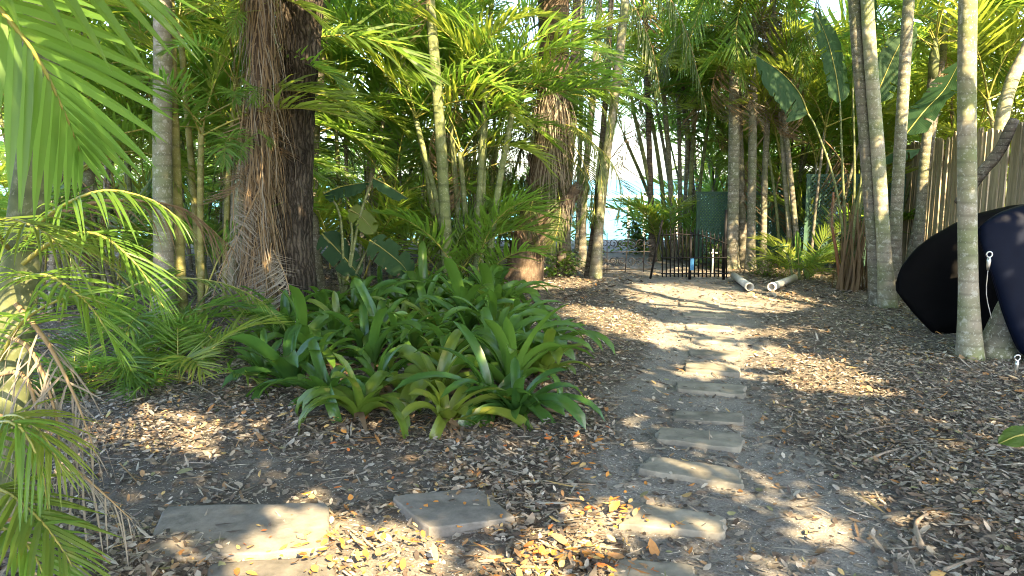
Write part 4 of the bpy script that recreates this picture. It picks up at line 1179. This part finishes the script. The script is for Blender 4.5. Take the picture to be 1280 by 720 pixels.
def elephant():
    D = 9.2; b = P(430, 372, D); b.z = 0; q = lambda x, y, dy=0: P(x, y, D + dy) - b
    t = thing('heliconia', 'dark broad-leaved plant with ribbed leaves at the back of the bromeliad bed', 'plant', b)
    z = Vector((0,0,0))
    paddle(t, b, [z, q(415,310), q(402,296)], [q(402,292), q(418,308), q(436,328), q(450,345)], .36, facing=Vector((.3,-1,.5)), fold=.15)
    paddle(t, b, [z, q(455,320), q(470,300)], [q(462,300), q(480,312), q(502,330), q(512,345)], .36, facing=Vector((-.3,-1,.6)), fold=.15)
    paddle(t, b, [z, q(425,270), q(404,240)], [q(404,242), q(424,234), q(444,230), q(462,228)], .24, facing=Vector((0,-.4,1)), fold=-.5, droop=.3)
    paddle(t, b, [z, q(450,270), q(466,225)], [q(466,222), q(482,230), q(498,240), q(510,248)], .20, facing=Vector((0,-.4,1)), fold=-.4, droop=.3)
    paddle(t, b, [z, q(440,300), q(436,262)], [q(436,262), q(448,268), q(460,280), q(468,292)], .24, mat='areca_y', facing=Vector((0,-1,.4)), fold=.2)
elephant()
def edge_leaf():
    b = G(1330, 590); D = b.y; q = lambda x, y, dy=0: P(x, y, D + dy) - b
    t = thing('broad_leaf_plant', 'dark green oval leaf poking in at the right edge above the litter', 'plant', b)
    paddle(t, b, [Vector((0,0,0)), q(1340,545), q(1310,540)], [q(1310,540), q(1290,541), q(1268,545), q(1248,554)], .12, mat='broad', facing=Vector((0,-.7,1)), fold=.1)
edge_leaf()

# ------------------------------------------------------------------ low plants on the left
random.seed(61)
GL = 'palm seedlings along the shaded left edge'
for q, lb, n, s, ks in (
  ((150,470), 'low palm seedling with drooping fingers of leaf left of the pale ringed trunk', 11, .9, ('low',)),
  ((235,478), 'yellow-green fan of seedling fronds in front of the yellow canes', 10, .85, ('low', 'low_y')),
  ((105,480), 'small shaded seedling next to the nearest palm', 8, .8, ('low',)),
  ((280,440), 'narrow seedling tuft at the foot of the fibrous trunk', 8, .75, ('low', 'low_y')),
  ((185,440), 'taller seedling palm behind the low ones beside the pale ringed trunk', 10, 1.25, ('low',))):
    b = G(*q); t = thing('palm_seedling', lb, 'seedling', b, GL)
    for i in range(n): put(random.choice(ks), t, Vector((rnd(-.08,.08), rnd(-.08,.08), 0)), R(360 * i / n + rnd(-25, 25)), R(rnd(20, 70)), R(rnd(-25, 25)), s * rnd(.75, 1.15))
b = G(130, 440); D = b.y
t = thing('fallen_frond', 'yellowed arching frond reaching right across the seedlings toward the bromeliads', 'palm frond', b)
hero([P(120,385,6.2), P(180,352,6.1), P(260,350,6.0), P(320,372,5.9), P(356,408,5.85)], par=t, base=b, n=20, leaf_len=.22, leaf_w=.014, vee=-20, droop=.4, a0=30, a1=10, mats=[M['areca_y'], M['stem_y']])
b = G(735, 560)
# fern-like shrub right of stump palm
def shrub(label, px, D, n, size, leaf, mat, h=(.1, .8), name='leafy_shrub'):
    b = P(px, 345, D); b.z = 0; rg = random.Random(px); t = thing(name, label, 'shrub', b)
    st_ = MB(); lf = MB()
    for i in range(n):
        a = rg.uniform(0, 6.28); e = Vector((math.cos(a) * size * rg.random(), math.sin(a) * size * rg.random(), rg.uniform(*h)))
        st_.tube([Vector((0,0,0)), e * .5 + Vector((0,0,.08)), e], [.006, .005, .002], 4)
        for k in range(14): quad_leaf(lf, e * rg.uniform(.5, 1.05) + Vector((rg.gauss(0, .07), rg.gauss(0, .07), rg.gauss(0, .06))), rg, leaf * rg.uniform(.7, 1.3))
    st_.build('stems', M['twig'], t); lf.build('foliage', mat, t)
shrub('low glossy shrub in the shade under the sawn-off branch', 705, 11.6, 26, .45, .10, M['broad'], (.05, .5))
shrub('bright leafy bush before the turquoise water, left of the tall caned clump', 798, 15.5, 40, .55, .13, M['broad'], (.1, 1.15))
shrub('dim low bush between the lattice fence and the pipes', 958, 11.6, 18, .3, .06, M['broad'], (.05, .3))
shrub('small green sprig growing through the iron gate bars', 893, 12.6, 14, .22, .1, M['broad'], (.1, .5))

# ------------------------------------------------------------------ background arecas
bgs = [
 # px, D, stems, seed, label, keys
 (40, 8.5, 7, 1, 'green areca clump filling the far left edge behind the nearest palm', ('areca',)),
 (110, 11.0, 8, 2, 'pale-lit areca clump behind the slim grey trunk at far left', ('areca', 'areca_y')),
 (165, 9.2, 7, 4, 'dense areca between the slim grey trunk and the pale ringed trunk', ('areca', 'areca_y')),
 (268, 9.6, 8, 5, 'dark green areca behind the leaning green trunk', ('areca',)),
 (245, 12.5, 8, 6, 'sunny yellow areca far behind the yellow canes', ('areca_y',)),
 (350, 11.5, 7, 7, 'shadowed areca directly behind the furrowed bark tree', ('date', 'areca')),
 (430, 10.8, 8, 9, 'feathery bright areca right of the cream-topped trunk', ('areca', 'areca_y')),
 (470, 13.0, 8, 10, 'sunlit areca in the distance behind the dark ribbed leaves', ('areca_y', 'areca')),
 (520, 11.2, 8, 11, 'tangled green areca left of the thick green cane', ('areca',)),
 (596, 11.8, 9, 12, 'dark dense feathery palm behind the central canes', ('date', 'areca')),
 (905, 15.5, 8, 16, 'yellow-lit areca beyond the lattice fence', ('areca_y', 'areca')),
 (880, 16.5, 8, 15, 'distant areca above the iron gate', ('areca', 'areca_y')),
 (965, 14.6, 8, 17, 'green areca rising behind the grey trunks and lattice', ('areca', 'areca_y')),
 (1010, 12.6, 8, 18, 'fresh green areca left of the giant paddle leaves', ('areca', 'areca_y')),
 (1035, 15.5, 8, 19, 'yellowish areca behind the giant paddle leaves', ('areca_y',)),
 (1085, 13.6, 7, 20, 'sunny areca behind the close pair of trunks', ('areca_y', 'areca')),
 (1180, 13.8, 8, 21, 'golden backlit areca beyond the far pickets', ('areca_y',)),
 (1240, 11.6, 8, 22, 'golden areca over the fence beside the speckled trunk', ('areca_y',)),
 (1300, 10.6, 7, 23, 'bright areca hanging over the fence at the right edge', ('areca_y',)),
]
low_bgs = [(20,14.5,'low green areca thicket before the pale ground at far left'), (90,16,'low areca thicket behind the slim grey trunk'), (200,14.5,'low areca thicket behind the yellow canes'), (300,15,'low areca thicket glimpsed left of the fibrous palm'),
 (400,14.2,'low areca thicket behind the cream-topped trunk'), (450,16,'low sunny areca thicket behind the ribbed leaves'), (510,14.6,'low areca thicket behind the thick green cane'), (570,15.4,'low areca thicket in the gap between central canes'), (630,16,'low areca thicket left of the shaggy palm'),
 (900,18.5,'low areca thicket beyond the gate posts'), (1000,17,'low areca thicket beyond the lattice fence right end'), (1100,17,'low areca thicket behind the shadowy lattice screen')]
for i, (px, D, lb) in enumerate(low_bgs):
    b = P(px, 340, D); b.z = 0; random.seed(500 + i)
    st_ = [(rnd(-.7,.7), rnd(-.3,.3), rnd(.4,1.7), rnd(-.2,.2), rnd(-.2,.2), .025) for k in range(6)]
    areca(lb, b, st_, keys=('areca', 'areca_y'), nf=4, low=5, seed=600 + i, s=1.0, mat=('cane', 'palm_grey'), el=(0, 70))
for px, D, n, sd, lb, ks in bgs:
    b = P(px, 340, D); b.z = 0
    areca(lb, b, n, keys=ks, nf=4, low=5, seed=sd * 13, s=1.15, mat=('cane', 'palm_grey'))

# overhead palm whose drooping fronds fill the top centre
random.seed(77)
t = palm('palm_tree', 'tall feathery palm whose dark fronds droop across the top middle', [(816,338),(812,200),(806,0)], 8, M['palm_dark'], H=4.0, s=1.5, d=14.0, keys=('date',), crown_n=13, el=(5, 65), dead=3)
t = palm('palm_tree', 'palm with hanging comb-like frond left of the shaggy grey heads', [(872,336),(862,200),(848,60)], 8, M['palm_dark'], H=3.6, s=1.4, d=14.6, keys=('date', 'areca'), crown_n=14, el=(-15, 65), dead=3)

ob = G(700, 345)
tp = thing('palm_tree', 'slim palm behind the shaggy one whose long dark comb fronds arch over the top middle', 'palm tree', ob)
trunk(tp, [Vector((0,0,-.05)), P(712,180,ob.y)-ob, P(724,-60,ob.y)-ob], .07, .06, M['palm_dark'])
for q in ([(724,-60),(790,-50),(850,20),(884,140)], [(724,-60),(775,-20),(812,50),(826,120)], [(724,-60),(690,-30),(655,30),(640,110)], [(724,-60),(745,-10),(762,50),(768,130)], [(724,-60),(700,-10),(690,40),(690,90)], [(724,-60),(660,-60),(600,-10),(560,70)]):
    hero([P(x, y, ob.y - .12 * i) for i, (x, y) in enumerate(q)], par=tp, base=ob, mats=[M['date'], M['stem_d']], n=46, leaf_len=.42, leaf_w=.016, vee=-25, droop=.55, petiole=.06, a0=60, a1=20)
ob = P(1000, 345, 12.4); ob.z = 0
tp = thing('palm_tree', 'slender palm left of the giant paddle leaves with bright arching comb fronds above', 'palm tree', ob)
trunk(tp, [Vector((0,0,-.05)), P(984,180,12.4)-ob, P(958,-70,12.4)-ob], .045, .04, M['palm_grey'])
for q in ([(958,-70),(920,-60),(880,0),(850,90)], [(958,-70),(935,-20),(920,40),(930,110)], [(958,-70),(900,-70),(840,-40),(800,20)], [(958,-70),(985,-20),(1000,40),(1004,110)], [(958,-70),(1010,-50),(1060,0),(1085,70)]):
    hero([P(x, y, 12.4 - .2 * i) for i, (x, y) in enumerate(q)], par=tp, base=ob, mats=[M['near'], M['stem_y']], n=42, leaf_len=.46, leaf_w=.024, vee=-5, droop=.3, petiole=.1, a0=62, a1=20)

# ------------------------------------------------------------------ unseen trees added to shade the path, crown gaps shaped for sun patches
SUNV = Vector((math.sin(SUN_AZ) * math.cos(SUN_EL), math.cos(SUN_AZ) * math.cos(SUN_EL), math.sin(SUN_EL)))
GAPS = [(430,692,115,46,0), (690,698,62,32,0), (752,640,45,20,10), (205,582,28,8,0), (405,612,26,8,0), (560,690,20,12,0), (325,580,20,6,0),
        (965,640,110,8,26), (1010,628,120,7,22), (1120,636,125,8,18), (970,700,60,9,30), (1060,668,70,6,22), (1180,655,60,7,15), (850,668,55,8,5),
        (1045,480,62,12,8), (975,448,80,12,10), (890,460,46,9,3), (900,412,60,6,6), (780,405,62,13,12), (985,413,22,5,0), (1100,406,28,7,0), (900,371,90,14,4), (700,352,45,7,0), (830,425,30,6,5), (1080,520,22,6,0), (640,590,20,6,0)]  # image ellipses left free of crown leaves so sun patches fall there
def to_px(p):
    q = Vector(p) - Vector((0, 0, CAMZ)); f = q.y * cp - q.z * sp; u = q.y * sp + q.z * cp
    return (640 + F * q.x / f, 360 - F * u / f) if f > .3 else (None, None)
def lit(x, y):
    n = noise.noise(Vector((x * 2.2, y * 2.2, 70))) * .5 + noise.noise(Vector((x * 6, y * 6, 80))) * .3
    if noise.noise(Vector((x * 1.1, y * 1.1, 55))) > .52: return True
    if ((x + 2.25) / .6) ** 2 + ((y - 4.15) / .6) ** 2 < 1 + n: return True
    px, py = to_px((x, y, 0))
    if px is None: return False
    for cx, cy, rx, ry, a in GAPS:
        a = R(a); dx, dy = px - cx, py - cy
        u = (dx * math.cos(a) + dy * math.sin(a)) / rx; v = (-dx * math.sin(a) + dy * math.cos(a)) / ry
        if u * u + v * v < 1.95 + n * 1.3: return True
    return False
def shade_trees():
    rg = random.Random(31)
    trees = [(4.4, -.6, 4.2, 'unseen leafy tree added for shade behind the viewpoint, right of the path'), (-1.2, -2.8, 4.2, 'unseen leafy tree added for shade behind the viewpoint on the left'), (6.6, 3.0, 4.4, 'unseen leafy tree added for shade on the right beside the boats'), (1.6, -4.2, 4.4, 'unseen leafy tree added for shade straight behind the viewpoint')]
    crowns = [MB() for _ in trees]; reach = [[] for _ in trees]
    for i in range(N_SHADE):
        gx = rg.uniform(-6.5, 6.5); gy = rg.uniform(.6, 11.5)
        if lit(gx, gy): continue
        z = rg.uniform(4.3, 5.6); p = Vector((gx, gy, 0)) + SUNV * (z / SUNV.z)
        k = min(range(len(trees)), key=lambda j: (p.x - trees[j][0]) ** 2 + (p.y - trees[j][1]) ** 2)
        quad_leaf(crowns[k], p - Vector((trees[k][0], trees[k][1], 0)), rg, rg.uniform(.16, .28))
        if i % 400 == 0: reach[k].append(p - Vector((trees[k][0], trees[k][1], 0)))
    for (x, y, H, lb), mb, rc in zip(trees, crowns, reach):
        t = thing('broadleaf_tree', lb, 'tree', (x, y, 0), 'unseen leafy trees added for shade around the viewpoint')
        trunk(t, [Vector((0,0,-.1)), Vector((.1,0,H*.5)), Vector((0,.1,H))], .2, .12, M['bark'], n=24, bumps=0)
        for e in rc[:12]:
            lm = MB(); c = catmull([Vector((0,0,H*.8)), e*.5 + Vector((0,0,H*.5)), e], .2); lm.tube(c, [.05*(1-.85*k/len(c)) for k in range(len(c))], 6); lm.build('limb', M['bark'], t)
        mb.build('crown', M['broad'], t)
N_SHADE = 62000
shade_trees()

# ------------------------------------------------------------------ far wood
def far_wood():
    rg = random.Random(2); mb = MB()
    spots = [(-30, 26), (-24, 24), (-19, 28), (-14, 23), (-9, 26), (-6, 24), (9, 24), (12, 22), (15, 20), (19, 22), (13, 27), (23, 24), (17, 17), (20, 14), (24, 18)]
    for cx, cy in spots:
        for i in range(1500):
            a = rg.uniform(0, 6.28); r = 2.6 * rg.random() ** .5
            h = rg.random() ** .8 * 6.0
            p = Vector((cx + math.cos(a) * r * (1.1 - h / 9), cy + math.sin(a) * r, h - .2))
            if noise.noise(p * .7) < -.12: continue
            quad_leaf(mb, p, rg, rg.uniform(.25, .6))
    struct(mb.build('far_wood', M['areca_y']), 'stuff')
far_wood()

# white railing by the water
b = P(785, 300, 21.5); b.z = -.3
t = thing('white_railing', 'white post-and-rail fence by the turquoise water', 'railing', b)
for x in (-.9, 0, .45, 1.4):
    mb = MB(); mb.box((x - .04, -.04, 0), (x + .04, .04, 1.45)); mb.build('post', M['white'], t)
for z in (.95, 1.3):
    mb = MB(); mb.box((-1.2, -.07, z), (1.8, -.045, z + .07)); mb.build('rail', M['white'], t)

# ------------------------------------------------------------------ sticks and dry bits on the ground
def stick(label, a, c, r, kink=.02, name='stick'):
    mb = MB(); a = a + Vector((0,0,gz(a.x,a.y)+r)); c = c + Vector((0,0,gz(c.x,c.y)+r)); m_ = a.lerp(c, .5) + Vector((rnd(-1,1)*kink, rnd(-1,1)*kink, .01))
    pts = catmull([Vector((0,0,0)), m_ - a, c - a], .03)
    mb.tube(pts, [r * (1 - .5 * k / len(pts)) * (1 + .15 * math.sin(k * 2.1)) for k in range(len(pts))], 7)
    o = mb.build(name, M['twig']); o.location = a; tag(o, label, 'stick', 'sticks on the ground')
stick('short gnarled grey stick upright-looking on the sand, lower right', G(1152,686), G(1160,648), .013, .03)
stick('long straight twig across the litter above the lone square paver', G(545,612), G(745,603), .006, .02)
stick('thin curved twig on the litter right of the pale slab', G(1030,440), G(1075,478), .005, .04)
stick('pale twig lying right of the tan oblong step', G(1060,545), G(1140,530), .007, .03)
stick('slender twig at the bottom right corner of the sand', G(1180,712), G(1265,700), .009, .03)
stick('long dry stalk slanting down from the seedlings to the shaded soil', G(225,470), G(310,530), .007, .05)
stick('twig lying on the shaded soil beside the brown-grey paver', G(215,655), G(330,672), .006, .04)
stick('small twig resting on the pale sunlit slab', G(884,458), G(897,470), .007, .01)
stick('bent grey stick in the litter below the canoe', G(1080,580), G(1130,560), .01, .03)
def fallen(label, px, az, s, key='dry'):
    b = G(*px); o = random.choice(PROTO[key]); f = link('fallen_frond', o); f.matrix_local = Matrix.Translation(b + Vector((0,0,.05))) @ Matrix.Rotation(R(az), 4, 'Z') @ Matrix.Rotation(R(12), 4, 'Y') @ Matrix.Scale(s, 4) @ Matrix.Scale(.25, 4, (0,0,1))
    tag(f, label, 'palm frond', 'dry fronds on the ground')
fallen('orange-brown dry frond piece beside the path corner of the bromeliads', (722,545), 20, .26)
fallen('dull curled frond scrap left of the blue-grey step', (770,505), 160, .30, 'grey')
fallen('tan frond scrap under the leftmost seedlings', (150,525), 10, .35)
fallen('straw-coloured frond fanned under the front of the bromeliad bed', (640,525), -20, .38, 'grey')
fallen('dead frond on shaded soil by the nearest palm', (150,590), -40, .4)

# ------------------------------------------------------------------ light and camera
w = bpy.data.worlds.new('World'); SC.world = w; w.use_nodes = True
nt = w.node_tree; nt.nodes.clear()
sky = nt.nodes.new('ShaderNodeTexSky'); sky.sky_type = 'NISHITA'; sky.sun_disc = False
sky.sun_elevation = SUN_EL; sky.sun_rotation = SUN_AZ; sky.air_density = 1.0; sky.dust_density = 1.5
bg = nt.nodes.new('ShaderNodeBackground'); bg.inputs[1].default_value = .15
wo = nt.nodes.new('ShaderNodeOutputWorld'); nt.links.new(sky.outputs[0], bg.inputs[0]); nt.links.new(bg.outputs[0], wo.inputs[0])
sd = bpy.data.lights.new('sun', 'SUN'); sd.energy = 5; sd.angle = R(.5); sd.color = (1, .76, .43)
so = bpy.data.objects.new('sun', sd); COL.objects.link(so)
tosun = Vector((math.sin(SUN_AZ) * math.cos(SUN_EL), math.cos(SUN_AZ) * math.cos(SUN_EL), math.sin(SUN_EL)))
so.rotation_euler = tosun.to_track_quat('Z', 'Y').to_euler(); so.location = (0, 0, 20)

cd = bpy.data.cameras.new('camera'); cd.sensor_width = 36; cd.lens = 36 * F / 1280; cd.clip_end = 8000; cd.clip_start = .05
co = bpy.data.objects.new('camera', cd); COL.objects.link(co)
co.location = (0, 0, CAMZ); co.rotation_euler = (R(90) - PITCH, 0, 0)
SC.camera = co
SC.view_settings.view_transform = 'Standard'; SC.view_settings.look = 'None'
SC.view_settings.exposure = 2.8; SC.view_settings.gamma = 1
SC.cycles.use_denoising = True; SC.cycles.filter_width = 1.05
SC.cycles.max_bounces = 7; SC.cycles.diffuse_bounces = 4; SC.cycles.transmission_bounces = 4
SC.cycles.sample_clamp_indirect = 6
